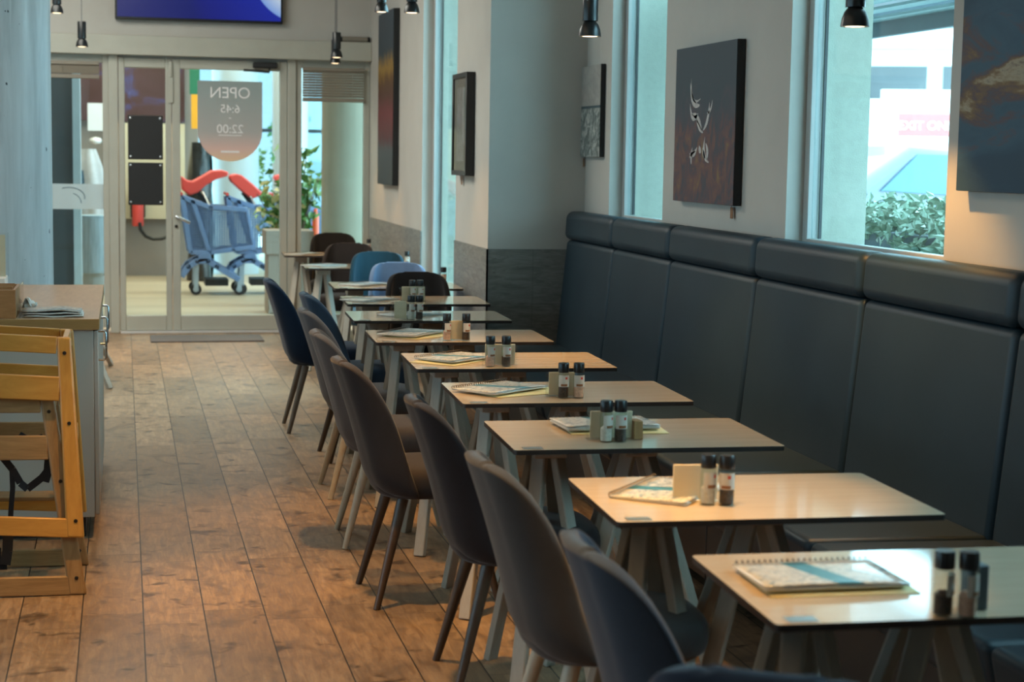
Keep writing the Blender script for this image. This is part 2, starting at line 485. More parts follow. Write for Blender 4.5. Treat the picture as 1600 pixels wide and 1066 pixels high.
M['leaf_l'] = leaf_mat('light_green_leaf', (0.12, 0.20, 0.03), (0.26, 0.34, 0.07))
M['facade'] = plain('pale_facade_render', (0.13, 0.135, 0.14), 0.9, 0.06, 0.6)
M['leaf_y'] = leaf_mat('variegated_leaf', (0.55, 0.48, 0.16), (0.70, 0.64, 0.34))
M['hedge'] = leaf_mat('hedge_leaf', (0.16, 0.25, 0.17), (0.32, 0.40, 0.30))
M['stem'] = plain('woody_stem', (0.12, 0.08, 0.05), 0.8, 0.2, 20)
M['pedestal'] = plain('grey_brown_pedestal', (0.38, 0.28, 0.22), 0.5, 0.04, 3)
M['planterdark'] = plain('dark_planter', (0.07, 0.10, 0.12), 0.6, 0.08, 6)
M['awning'] = plain('awning_slats', (0.24, 0.34, 0.36), 0.6, 0.05, 4)
M['brownposter'] = None
mt, nt, b = new_mat('dark_brown_poster')
S(b, rough=0.4)
f = noise(nt, coords(nt, 'Object', (1, 1, 1.2)), 2.2, 5, 0.6, 0.7)
nt.links.new(ramp(nt, f, [(0.3, (0.055, 0.018, 0.012)), (0.55, (0.075, 0.03, 0.03)), (0.66, (0.07, 0.06, 0.16)), (0.72, (0.14, 0.12, 0.28)), (0.8, (0.2, 0.03, 0.03))]), b.inputs['Base Color'])
M['brownposter'] = mt
M['creamwall'] = plain('cream_hall_wall', (0.62, 0.52, 0.36), 0.7, 0.05, 2)
M['taupewall'] = plain('taupe_hall_wall', (0.26, 0.22, 0.19), 0.7, 0.08, 2)
M['darkwall'] = plain('slate_panel', (0.035, 0.05, 0.06), 0.6, 0.06, 3)
M['beigecol'] = plain('beige_plastered_column', (0.40, 0.35, 0.26), 0.8, 0.05, 3)
M['palecol'] = plain('pale_blue_column', (0.46, 0.53, 0.56), 0.5, 0.04, 3)
M['green'] = plain('green_banner', (0.01, 0.13, 0.06), 0.5, 0.1, 4)
M['orange'] = plain('orange_banner', (0.75, 0.33, 0.01), 0.5, 0.06, 4)
M['redorange'] = plain('red_orange_plastic', (0.72, 0.10, 0.03), 0.4, 0.06, 4)
M['blackfoil'] = plain('black_foil', (0.018, 0.018, 0.017), 0.25, 0.5, 14, 0.6)
M['coat'] = plain('pale_grey_cloth', (0.45, 0.46, 0.48), 0.9, 0.2, 4, 0.3)
M['bluecloth'] = plain('pale_blue_cloth', (0.34, 0.46, 0.55), 0.9, 0.2, 7, 0.3, stretch=(6, 6, 0.6))
M['hose'] = plain('black_hose', (0.012, 0.012, 0.012), 0.4, 0.1, 10)
M['skin_dark'] = plain('dark_blue_cloth', (0.03, 0.07, 0.10), 0.9, 0.1, 6)
# frosted / translucent films
def film(name, color, clear):
    """thin printed film: lets light shine through diffusely and a little directly"""
    mt = bpy.data.materials.new(name)
    mt.use_nodes = True
    nt = mt.node_tree
    nt.nodes.clear()
    out = nt.nodes.new('ShaderNodeOutputMaterial')
    tl = nt.nodes.new('ShaderNodeBsdfTranslucent')
    df = nt.nodes.new('ShaderNodeBsdfDiffuse')
    tr = nt.nodes.new('ShaderNodeBsdfTransparent')
    if isinstance(color, list):
        v = coords(nt, 'Object')
        sp = nt.nodes.new('ShaderNodeSeparateXYZ'); nt.links.new(v, sp.inputs[0])
        n = noise(nt, v, 3, 2)
        z = math_(nt, 'ADD', sp.outputs[2], math_(nt, 'MULTIPLY', n, 0.04))
        c = ramp(nt, math_(nt, 'SUBTRACT', z, 1.4), color)
        nt.links.new(c, tl.inputs['Color']); nt.links.new(c, df.inputs['Color'])
    else:
        tl.inputs['Color'].default_value = (*color, 1)
        df.inputs['Color'].default_value = (*color, 1)
    m1 = nt.nodes.new('ShaderNodeMixShader'); m1.inputs[0].default_value = 0.5
    m2 = nt.nodes.new('ShaderNodeMixShader'); m2.inputs[0].default_value = clear
    nt.links.new(tl.outputs[0], m1.inputs[1]); nt.links.new(df.outputs[0], m1.inputs[2])
    nt.links.new(m1.outputs[0], m2.inputs[1]); nt.links.new(tr.outputs[0], m2.inputs[2])
    nt.links.new(m2.outputs[0], out.inputs['Surface'])
    return mt
M['frost'] = film('frosted_film', (0.66, 0.74, 0.78), 0.35)
M['sticker'] = film('translucent_grey_sticker', [(0.08, (0.86, 0.68, 0.48)), (0.22, (0.80, 0.60, 0.56)), (0.36, (0.58, 0.55, 0.54)), (0.75, (0.46, 0.50, 0.50))], 0.03)
M['scribble'] = plain('grey_scribble', (0.10, 0.14, 0.17), 0.6, 0.1, 10)
M['ghosttext'] = plain('pale_lettering', (0.86, 0.84, 0.84), 0.6, 0.03, 10)
def bulb(name, st):
    mt, nt, b = new_mat(name)
    S(b, color=(0.9, 0.8, 0.6), emit=(1.0, 0.72, 0.42), es=st)
    return mt
M['bulb'] = bulb('warm_lamp_face', 2.2)
M['wisp'] = plain('white_brushwork', (0.50, 0.47, 0.45), 0.6, 0.3, 30)

# ------------------------------------------------------------------ mesh building
class MB:
    def __init__(self):
        self.v, self.f, self.mi = [], [], []
    def add(self, vs, fs, mi=0):
        n = len(self.v)
        self.v += [tuple(p) for p in vs]
        self.f += [tuple(i + n for i in f) for f in fs]
        self.mi += [mi] * len(fs)
    def box(self, x0, y0, z0, x1, y1, z1, mi=0):
        vs = [(x0, y0, z0), (x1, y0, z0), (x1, y1, z0), (x0, y1, z0), (x0, y0, z1), (x1, y0, z1), (x1, y1, z1), (x0, y1, z1)]
        self.add(vs, [(3, 2, 1, 0), (4, 5, 6, 7), (0, 1, 5, 4), (1, 2, 6, 5), (2, 3, 7, 6), (3, 0, 4, 7)], mi)
        return self
    def hexa(self, bottom, top, mi=0):
        self.add(list(bottom) + list(top), [(3, 2, 1, 0), (4, 5, 6, 7), (0, 1, 5, 4), (1, 2, 6, 5), (2, 3, 7, 6), (3, 0, 4, 7)], mi)
        return self
    def beam(self, p, q, wx, wy, mi=0, up=(0, 1, 0), w2=None):
        p, q = Vector(p), Vector(q)
        d = (q - p).normalized()
        u = Vector(up)
        a = d.cross(u)
        if a.length < 1e-4:
            a = d.cross(Vector((1, 0, 0)))
        a.normalize()
        c = a.cross(d).normalized()
        k = w2 if w2 else 1.0
        bs = [p + a * sx * wx / 2 + c * sy * wy / 2 for sx, sy in ((-1, -1), (1, -1), (1, 1), (-1, 1))]
        ts = [q + a * sx * wx * k / 2 + c * sy * wy * k / 2 for sx, sy in ((-1, -1), (1, -1), (1, 1), (-1, 1))]
        self.add(bs + ts, [(0, 1, 2, 3), (7, 6, 5, 4), (4, 5, 1, 0), (5, 6, 2, 1), (6, 7, 3, 2), (7, 4, 0, 3)], mi)
        return self
    def tube(self, pts, rad, seg=10, mi=0, caps=True):
        pts = [Vector(p) for p in pts]
        rs = rad if isinstance(rad, (list, tuple)) else [rad] * len(pts)
        rings = []
        a = None
        for i, p in enumerate(pts):
            d = (pts[min(i + 1, len(pts) - 1)] - pts[max(i - 1, 0)]).normalized()
            if a is None:
                a = d.cross(Vector((0.31, 0.2, 0.93)))
                if a.length < 1e-3:
                    a = d.cross(Vector((1, 0, 0)))
            a = (a - d * a.dot(d)).normalized()
            c = d.cross(a)
            rings.append([p + (a * math.cos(t) + c * math.sin(t)) * rs[i] for t in [2 * math.pi * k / seg for k in range(seg)]])
        vs = [q for r in rings for q in r]
        fs = []
        for i in range(len(pts) - 1):
            for k in range(seg):
                k2 = (k + 1) % seg
                fs.append((i * seg + k, i * seg + k2, (i + 1) * seg + k2, (i + 1) * seg + k))
        if caps:
            fs.append(tuple(reversed(range(seg))))
            fs.append(tuple((len(pts) - 1) * seg + k for k in range(seg)))
        self.add(vs, fs, mi)
        return self
    def lathe(self, prof, c=(0, 0, 0), seg=20, mi=0):
        vs, fs = [], []
        for r, z in prof:
            for k in range(seg):
                t = 2 * math.pi * k / seg
                vs.append((c[0] + r * math.cos(t), c[1] + r * math.sin(t), c[2] + z))
        for i in range(len(prof) - 1):
            for k in range(seg):
                k2 = (k + 1) % seg
                fs.append((i * seg + k, i * seg + k2, (i + 1) * seg + k2, (i + 1) * seg + k))
        if prof[0][0] > 1e-6:
            fs.append(tuple(reversed(range(seg))))
        if prof[-1][0] > 1e-6:
            fs.append(tuple((len(prof) - 1) * seg + k for k in range(seg)))
        self.add(vs, fs, mi)
        return self
    def prism(self, poly, axis, a0, a1, mi=0):
        """extrude a 2-D polygon along an axis ('x','y','z'); poly is in the other two axes, in order"""
        def P(u, v, t):
            return {'x': (t, u, v), 'y': (u, t, v), 'z': (u, v, t)}[axis]
        n = len(poly)
        vs = [P(u, v, a0) for u, v in poly] + [P(u, v, a1) for u, v in poly]
        fs = [tuple(reversed(range(n))), tuple(range(n, 2 * n))] + [(i, (i + 1) % n, n + (i + 1) % n, n + i) for i in range(n)]
        self.add(vs, fs, mi)
        return self
    def grid(self, nu, nv, fn, mi=0):
        vs = [fn(i / nu, j / nv) for j in range(nv + 1) for i in range(nu + 1)]
        fs = [(j * (nu + 1) + i, j * (nu + 1) + i + 1, (j + 1) * (nu + 1) + i + 1, (j + 1) * (nu + 1) + i) for j in range(nv) for i in range(nu)]
        self.add(vs, fs, mi)
        return self
    def mesh(self, name, mats, smooth=35):
        me = bpy.data.meshes.new(name)
        me.from_pydata(self.v, [], self.f)
        for mm in (mats if isinstance(mats, (list, tuple)) else [mats]):
            me.materials.append(mm)
        me.polygons.foreach_set('material_index', self.mi)
        import bmesh
        bm = bmesh.new(); bm.from_mesh(me)
        bmesh.ops.recalc_face_normals(bm, faces=bm.faces)
        bm.to_mesh(me); bm.free()
        if smooth:
            me.polygons.foreach_set('use_smooth', [True] * len(me.polygons))
            me.set_sharp_from_angle(angle=R(smooth))
        me.update()
        return me
    def build(self, name, mats, parent=None, bevel=0, seg=2, smooth=35, subsurf=0, solid=0):
        return put(name, self.mesh(name, mats, smooth), parent, bevel, seg, subsurf, solid)

def put(name, me, parent=None, bevel=0, seg=2, subsurf=0, solid=0, offset=0):
    o = bpy.data.objects.new(name, me)
    COL.objects.link(o)
    if parent:
        o.parent = parent
    if solid:
        md = o.modifiers.new('solid', 'SOLIDIFY'); md.thickness = solid; md.offset = offset
    if bevel:
        md = o.modifiers.new('bevel', 'BEVEL'); md.width = bevel; md.segments = seg; md.limit_method = 'ANGLE'; md.angle_limit = R(40)
    if subsurf:
        md = o.modifiers.new('sub', 'SUBSURF'); md.levels = subsurf; md.render_levels = subsurf
    return o

def tag(o, label, cat, group=None, kind=None):
    o['label'] = label
    o['category'] = cat
    if group:
        o['group'] = group
    if kind:
        o['kind'] = kind
    return o

def thing(name, label, cat, loc=(0, 0, 0), rotz=0, group=None):
    o = bpy.data.objects.new(name, None)
    o.empty_display_size = 0.1
    COL.objects.link(o)
    o.location = loc
    o.rotation_euler = (0, 0, rotz)
    return tag(o, label, cat, group)

def struct(name, mb, mats, label=None, cat=None, bevel=0, parent=None):
    o = mb.build(name, mats, parent, bevel)
    if not parent:
        o['kind'] = 'structure'
    if label:
        o['label'] = label
        o['category'] = cat
    return o

CACHE = {}
def shared(key, fn):
    if key not in CACHE:
        CACHE[key] = fn()
    return CACHE[key]

def text_mesh(body, size, mat, extrude=0.0015, mirror=False):
    cu = bpy.data.curves.new('lettering', 'FONT')
    cu.body, cu.size, cu.extrude = body, size, extrude
    cu.align_x = 'CENTER'
    t = bpy.data.objects.new('lettering', cu)
    COL.objects.link(t)
    dg = bpy.context.evaluated_depsgraph_get()
    me = bpy.data.meshes.new_from_object(t.evaluated_get(dg))
    bpy.data.objects.remove(t)
    if mirror:
        for v in me.vertices:
            v.co.x = -v.co.x
        me.flip_normals()
    me.materials.clear()
    me.materials.append(mat)
    return me

# ------------------------------------------------------------------ the setting
WX, OX, PX = 2.72, 3.08, 2.125        # inner and outer face of the window wall; inner face of the far wall and pillar
YD = 15.05                             # the entrance front
CZ = 3.8
struct('floor', MB().box(-5, -3.2, -0.1, 2.75, YD + 0.15, 0), M['floor'], 'brown wood-look plank tile floor of the cafe', 'floor')
struct('ceiling', MB().box(-5.2, -3.4, CZ, 3.1, YD + 0.2, CZ + 0.1), M['ceiling'], 'pale cafe ceiling', 'ceiling')
struct('wall_left', MB().box(-5.2, -3.2, 0, -5, YD, CZ), M['wall'], 'far left wall of the cafe', 'wall')
struct('wall_back', MB().box(-5.2, -3.4, 0, 3.1, -3.2, CZ), M['wall'], 'wall behind the camera', 'wall')

WIN = [(8.44, 9.44), (5.32, 6.75), (2.55, 3.95)]   # the openings of the window wall (y from, y to)
SILL, HEAD = 1.2, 3.05
ys = [-3.2]
for a, c in sorted(WIN):
    ys += [a, c]
ys.append(9.97)
for i in range(0, len(ys), 2):
    struct('wall_right', MB().box(WX, ys[i], 0, OX, ys[i + 1], CZ), [M['wall']])
for a, c in WIN:
    struct('wall_right', MB().box(WX, a, 0, OX, c, SILL), M['wall'])
    struct('wall_right', MB().box(WX, a, HEAD, OX, c, CZ), M['wall'])
# pillar and the far stretch of wall, with a tall window between them
struct('wall_pillar', MB().box(PX, 9.97, 0, OX, 11.0, CZ), M['pillar'], 'wall pillar at the end of the leather bench', 'wall')
struct('wall_far', MB().box(PX, 12.3, 0, 2.45, YD, CZ), M['wall'], 'far right wall stretch with the tall painting', 'wall')
struct('wall_far', MB().box(PX, 11.0, 0, 2.45, 12.3, 0.45), M['wall'])
struct('wall_far', MB().box(PX, 11.0, HEAD, 2.45, 12.3, CZ), M['wall'])
# wainscot tiles
struct('trim_1', MB().box(PX - 0.008, 9.962, 0, WX, 9.972, 1.02), M['tile_x'], 'grey wood-look tile wainscot on the pillar face', 'wainscot')
struct('trim_2', MB().box(PX - 0.008, 9.962, 0, PX + 0.002, 11.0, 1.02), M['tile_y'], 'grey tile wainscot on the aisle side of the pillar', 'wainscot')
struct('trim_3', MB().box(PX - 0.008, 12.3, 0, PX + 0.002, YD - 0.12, 1.02), M['tile_y'], 'grey tile wainscot below the tall painting', 'wainscot')
# outside render on the window reveals
for a, c in WIN:
    mb = MB()
    mb.box(2.86, c - 0.004, SILL, OX, c + 0.0, HEAD)
    mb.box(2.86, a, SILL, OX, a + 0.004, HEAD)
    struct('trim_4', mb, M['stucco'])
struct('trim_5', MB().box(2.24, 12.296, 0.45, 2.45, 12.3, HEAD), M['stucco'])

def window(n, x, y0, y1, z0, z1, label):
    o = bpy.data.objects.new('window_%d' % n, None)
    COL.objects.link(o)
    o['kind'] = 'structure'; o['label'] = label; o['category'] = 'window'
    mb = MB()
    t = 0.05
    mb.box(x, y0, z0, x + 0.05, y0 + t, z1).box(x, y1 - t, z0, x + 0.05, y1, z1)
    mb.box(x, y0 + t, z0, x + 0.05, y1 - t, z0 + t).box(x, y0 + t, z1 - t, x + 0.05, y1 - t, z1)
    mb.build('window_frame', M['winframe'], o, 0.004)
    g = MB()
    g.box(x + 0.05, y1 - t - 0.012, z0 + t, x + 0.062, y1 - t, z1 - t).box(x + 0.05, y0 + t, z0 + t, x + 0.062, y0 + t + 0.012, z1 - t)
    g.build('gasket', M['darkgasket'], o)
    MB().box(x + 0.02, y0 + t, z0 + t, x + 0.026, y1 - t, z1 - t).build('pane', M['glass'], o)
    MB().box(x - 0.075, y0 + 0.001, z0, x, y1 - 0.001, z0 + 0.012).build('window_sill', M['white'], o)
    return o
window(1, 2.20, 11.0, 12.3, 0.45, HEAD, 'tall narrow window between the pillar and the far wall')
window(2, 2.795, 8.44, 9.44, SILL, HEAD, 'window behind the bench between the seascape and the dark red painting')
window(3, 2.795, 5.32, 6.75, SILL, HEAD, 'window at the right with the view of the street and hedge')
window(4, 2.795, 2.55, 3.95, SILL, HEAD, 'window of the same wall just outside the picture')

# entrance front
zt = 2.36
struct('wall_front', MB().box(-5.2, YD, zt, 2.45, YD + 0.15, CZ), M['wall'], 'wall above the entrance carrying the television', 'wall')
struct('wall_front', MB().box(-5.2, YD, 0, -1.75, YD + 0.15, zt), M['wall'])
struct('trim_6', MB().box(-1.75, 14.93, 2.375, PX, YD, 2.54), M['frame'], 'beige beam running above the entrance doors', 'beam', 0.006)
def side_window(n, x0, x1, label, z0=0.05):
    o = bpy.data.objects.new('window_%d' % n, None); COL.objects.link(o)
    o['kind'] = 'structure'; o['label'] = label; o['category'] = 'window'
    t = 0.05
    mb = MB()
    mb.box(x0, YD - 0.02, z0, x0 + t, YD + 0.06, zt + 0.02).box(x1 - t, YD - 0.02, z0, x1, YD + 0.06, zt + 0.02)
    mb.box(x0 + t, YD - 0.02, z0, x1 - t, YD + 0.06, z0 + 0.1).box(x0 + t, YD - 0.02, zt - 0.05, x1 - t, YD + 0.06, zt + 0.02)
    mb.build('window_frame', M['frame'], o, 0.004)
    MB().box(x0 + t, YD + 0.02, z0 + 0.1, x1 - t, YD + 0.028, zt - 0.05).build('pane', M['glass'], o)
    return o
side_window(5, -1.75, -0.115, 'glazed panel left of the entrance door')
side_window(6, 1.475, 2.123, 'glazed panel right of the entrance door with half raised blind')

def leaf(n, x0, x1, gx0, gx1, label):
    o = bpy.data.objects.new('door_%d' % n, None); COL.objects.link(o)
    o['kind'] = 'structure'; o['label'] = label; o['category'] = 'door'
    mb = MB()
    zb, zg0, zg1 = 0.02, 0.15, 2.275
    mb.box(x0, YD - 0.03, zb, gx0, YD + 0.04, zt).box(gx1, YD - 0.03, zb, x1, YD + 0.04, zt)
    mb.box(gx0, YD - 0.03, zb, gx1, YD + 0.04, zg0).box(gx0, YD - 0.03, zg1, gx1, YD + 0.04, zt)
    mb.build('door_frame', M['frame'], o, 0.006)
    MB().box(gx0, YD, zg0, gx1, YD + 0.008, zg1).build('pane', M['glass'], o)
    return o
d1 = leaf(1, -0.035, 0.411, 0.018, 0.360, 'narrow glazed door leaf carrying two black boards')
d2 = leaf(2, 0.415, 1.40, 0.483, 1.336, 'wide glazed door leaf with the opening hours sticker')
mb = MB().box(-0.115, YD - 0.045, 0, -0.037, YD + 0.08, zt + 0.02).box(1.402, YD - 0.045, 0, 1.475, YD + 0.08, zt + 0.02)
struct('trim_7', mb, M['frame'], 'beige posts on both sides of the entrance doors', 'door frame', 0.006)
struct('trim_8', MB().box(-0.03, YD - 0.06, 0, 1.40, YD + 0.05, 0.018), M['threshold'], 'white threshold strip under the entrance doors', 'threshold')
# door furniture
h = MB()
h.tube([(0.446, YD - 0.03, 1.01), (0.446, YD - 0.075, 1.01), (0.47, YD - 0.082, 1.0), (0.56, YD - 0.082, 0.955)], 0.011, 10)
h.build('handle', M['steel'], d2)
MB().lathe([(0.0, 0), (0.014, 0), (0.014, 0.012), (0.0, 0.012)], (0, 0, 0), 12).build('keyhole', M['black'], d2).matrix_local = Matrix.Translation((0.445, YD - 0.03, 0.925)) @ Matrix.Rotation(R(90), 4, 'X')
b_ = MB().box(0.385, YD - 0.045, 1.98, 0.425, YD - 0.03, 2.30)
b_.tube([(0.405, YD - 0.045, 2.2), (0.405, YD - 0.045, 2.33)], 0.014, 8)
b_.build('bolt', M['frame'], d1, 0.003)
c_ = MB().box(1.10, YD - 0.10, 2.295, 1.31, YD - 0.03, 2.345)
c_.build('door_closer', M['black_matte'], d2, 0.01)
MB().tube([(1.24, YD - 0.09, 2.295), (1.235, YD - 0.1, 2.262), (1.12, YD - 0.1, 2.27), (1.02, YD - 0.08, 2.275)], 0.011, 8).build('closer_arm', M['black_matte'], d2)

# blinds: one mesh of slats, a bottom rail
def blind(name, x0, x1, zb, n, label):
    t = thing(name, label, 'blind', ((x0 + x1) / 2, YD - 0.05, zb))
    s = MB()
    w2 = (x1 - x0) / 2
    ztop = 2.285 - zb
    for i in range(n):
        z = 0.05 + (ztop - 0.06) * i / (n - 1)
        s.beam((-w2, 0, z), (w2, 0, z), 0.021, 0.003, 0, up=(0, 1, 0.35))
    s.build('slats', M['blind'], t)
    MB().box(-w2, -0.016, 0, w2, 0.016, 0.035).build('bottom_rail', M['blind'], t, 0.004)
    MB().box(-w2, -0.02, ztop, w2, 0.02, ztop + 0.03).build('head_rail', M['blind'], t, 0.004)
    c = MB()
    for x in (-w2 * 0.6, w2 * 0.6):
        c.tube([(x, -0.02, 0.03), (x, -0.02, ztop)], 0.002, 6)
    c.build('ladder_cord', M['blind'], t)
    return t
blind('venetian_blind', 1.53, 2.07, 2.02, 10, 'beige venetian blind half raised right of the door')
blind('venetian_blind', -1.70, -0.19, 2.17, 7, 'grey venetian blind raised over the window by the concrete column')

# black boards on the narrow leaf
for i, (z0, z1, lab) in enumerate([(1.495, 1.872, 'upper black board screwed to the narrow glass door'), (1.105, 1.47, 'lower black board screwed to the narrow glass door')]):
    t = thing('notice_board', lab, 'board', (0.19, YD - 0.012, z0), 0, None)
    hz = z1 - z0
    MB().box(-0.147, -0.006, 0, 0.147, 0.006, hz).build('panel', M['black_matte'], t, 0.012, 3)
    for sx in (-0.125, 0.125):
        for sz in (0.025, hz - 0.025):
            s = MB().lathe([(0, 0), (0.012, 0), (0.010, 0.006), (0, 0.008)], (0, 0, 0), 12).build('screw', M['steel'], t)
            s.matrix_local = Matrix.Translation((sx, -0.006, sz)) @ Matrix.Rotation(R(90), 4, 'X')

# opening hours sticker: reads from outside, so it is mirrored from in here
t = thing('door_sticker', 'translucent grey OPEN sticker with opening hours seen from behind on the glass door', 'sign', (0.908, YD - 0.004, 1.49))
poly = [(-0.277, 0.69), (-0.277, 0.26)]
for k in range(1, 16):
    a = math.pi + math.pi * k / 16
    poly.append((0.277 * math.cos(a), 0.26 + 0.26 * math.sin(a)))
poly += [(0.277, 0.26), (0.277, 0.69)]
me = MB().prism([(x, z + 1.49) for x, z in poly], 'y', -0.0012, 0.0).mesh('film', M['sticker'], 0)
o = put('film', me, t); o.location = (0, 0, -1.49)
for body, size, z in (('OPEN', 0.135, 0.545), ('6:45', 0.10, 0.42), ('-', 0.08, 0.355), ('22:00', 0.105, 0.245)):
    o = put('lettering', text_mesh(body, size, M['ghosttext'], 0.001, True), t)
    o.location = (0.0, -0.004, z)
    o.rotation_euler = (R(90), 0, 0)
MB().box(-0.10, -0.003, 0.222, 0.10, -0.0015, 0.228).build('underline', M['ghosttext'], t)
MB().box(-0.08, -0.003, 0.075, 0.08, -0.0015, 0.092).build('logo_band', M['ghosttext'], t)

# frosted strip on the left glazing
t = thing('window_sticker', 'frosted strip with a dark pen scribble on the left glazed panel', 'sticker', (-0.55, YD - 0.003, 1.065))
MB().box(-1.1, 0, 0, 0.385, 0.0015, 0.215).build('film', M['frost'], t)
s = MB()
def rib(pts, wd):
    for a, c in zip(pts, pts[1:]):
        s.beam((a[0], -0.002, a[1]), (c[0], -0.002, c[1]), wd, 0.002)
arc = [(0.10 + 0.13 * math.cos(R(d)), 0.10 + 0.085 * math.sin(R(d))) for d in range(-10, 130, 14)]
rib(arc, 0.008)
rib([(0.10 + 0.10 * math.cos(R(d)), 0.05 + 0.09 * math.sin(R(d))) for d in range(0, 80, 14)], 0.007)
rib([(-0.02 + 0.05 * math.cos(R(d)), 0.12 + 0.06 * math.sin(R(d))) for d in range(120, 260, 20)], 0.006)
rib([(-0.16, 0.15), (-0.09, 0.09)], 0.012)
rib([(-0.13, 0.16), (-0.07, 0.10)], 0.008)
s.build('scribble', M['scribble'], t)

# television, bar on the beam, doormat
t = thing('television', 'wall television showing a dark blue screen above the entrance', 'television', (0.65, YD - 0.04, 2.675))
MB().box(-0.705, -0.04, 0, 0.705, 0.038, 0.80).build('bezel', M['black'], t, 0.006)
o = put('screen', MB().box(-0.055 + 0.018, YD - 0.0845, 2.697, 1.355 - 0.018, YD - 0.0805, 3.463).mesh('screen', M['screen']), t)
o.location = (-0.65, -(YD - 0.04), -2.675)
t = thing('door_sensor', 'grey tube with black end lying on the beam beside the wall corner', 'sensor', (1.99, 14.985, 2.54))
MB().tube([(-0.12, 0, 0.024), (0.10, 0, 0.024)], 0.024, 14).build('body', M['blind'], t)
MB().tube([(0.10, 0, 0.024), (0.125, 0, 0.024)], 0.025, 14).build('end_cap', M['black'], t)
MB().tube([(-0.135, 0, 0.024), (-0.12, 0, 0.024)], 0.025, 14).build('end_cap', M['black'], t)
tag(MB().box(0.21, 14.24, 0, 1.14, 14.70, 0.014).build('doormat', M['mat'], None, 0.005), 'grey doormat inside the glass entrance doors', 'mat')

# concrete column
tag(MB().lathe([(0.36, 0.0), (0.36, CZ)], (-0.735, 9.62, 0), 64).build('column', M['concrete']), 'round fair-faced concrete column behind the wooden counter', 'column')

# ------------------------------------------------------------------ pendants
def pendant(x, y, z, label, lamp=60, deg=70, warm=WARM, aim=None):
    t = thing('pendant_lamp', label, 'lamp', (x, y, z), 0, 'black pendant spot lamps')
    kk = 1.267
    def shade():
        pr = [(0.0375, 0.0), (0.0365, 0.008), (0.034, 0.022), (0.028, 0.038), (0.019, 0.049), (0.016, 0.053), (0.014, 0.053), (0.017, 0.048), (0.026, 0.036), (0.032, 0.02), (0.035, 0.006), (0.0375, 0.0)]
        return MB().lathe(pr, seg=28).mesh('lamp_shade', M['black'])
    put('lamp_shade', shared('p_shade', shade), t).scale = (kk, kk, kk)
    put('body', shared('p_body', lambda: MB().lathe([(0.0255, 0.050), (0.026, 0.056), (0.026, 0.150), (0.0245, 0.153)], seg=28).mesh('body', M['black'])), t).scale = (kk, kk, kk)
    put('bulb', shared('p_bulb', lambda: MB().lathe([(0.0, -0.0015), (0.022, -0.0005), (0.0345, 0.0015), (0.032, 0.010), (0.0, 0.012)], seg=20).mesh('bulb', M['bulb'])), t).scale = (kk, kk, kk)
    MB().tube([(0, 0, 0.153 * kk), (0, 0, CZ - z - 0.02)], 0.0035, 8).build('cord', M['cord'], t)
    put('ceiling_rose', shared('p_rose', lambda: MB().lathe([(0.05, -0.02), (0.05, 0.0), (0.0, 0.0)], seg=20).mesh('ceiling_rose', M['black'])), t).location = (0, 0, CZ - z)
    s = spot('pendant_light', (0, 0, -0.004), lamp, warm, deg, 0.55, 0.025)
    s.parent = t
    if aim:
        s.rotation_euler = (Vector(aim) - Vector((x, y, z))).to_track_quat('-Z', 'Y').to_euler()
    return t
pendant(2.36, 5.31, 2.018, 'black pendant lamp hanging in front of the window with the street view', 46, 92)
pendant(1.89, 6.90, 2.073, 'black pendant lamp hanging between the seascape and the pillar', 60, 80)
pendant(1.675, 10.11, 2.409, 'right one of the pair of black pendants beside the tall painting', 30, 60)
pendant(1.72, 11.64, 2.534, 'left one of the pair of black pendants beside the tall painting', 30, 60)
pendant(1.63, 13.40, 2.317, 'upper front one of the two aligned pendants before the beam', 30, 60)
pendant(1.743, 14.42, 2.325, 'lower rear one of the two aligned pendants before the beam', 30, 60)
pendant(-0.303, 13.80, 2.366, 'small black pendant lamp in front of the beam beside the concrete column', 26, 80)
pendant(-0.47, 13.3, 2.58, 'black pendant lamp cut by the top edge beside the concrete column', 26, 80)
pendant(1.42, 3.93, 2.30, 'black pendant lamp hanging above the picture over the second nearest table', 85, 40)
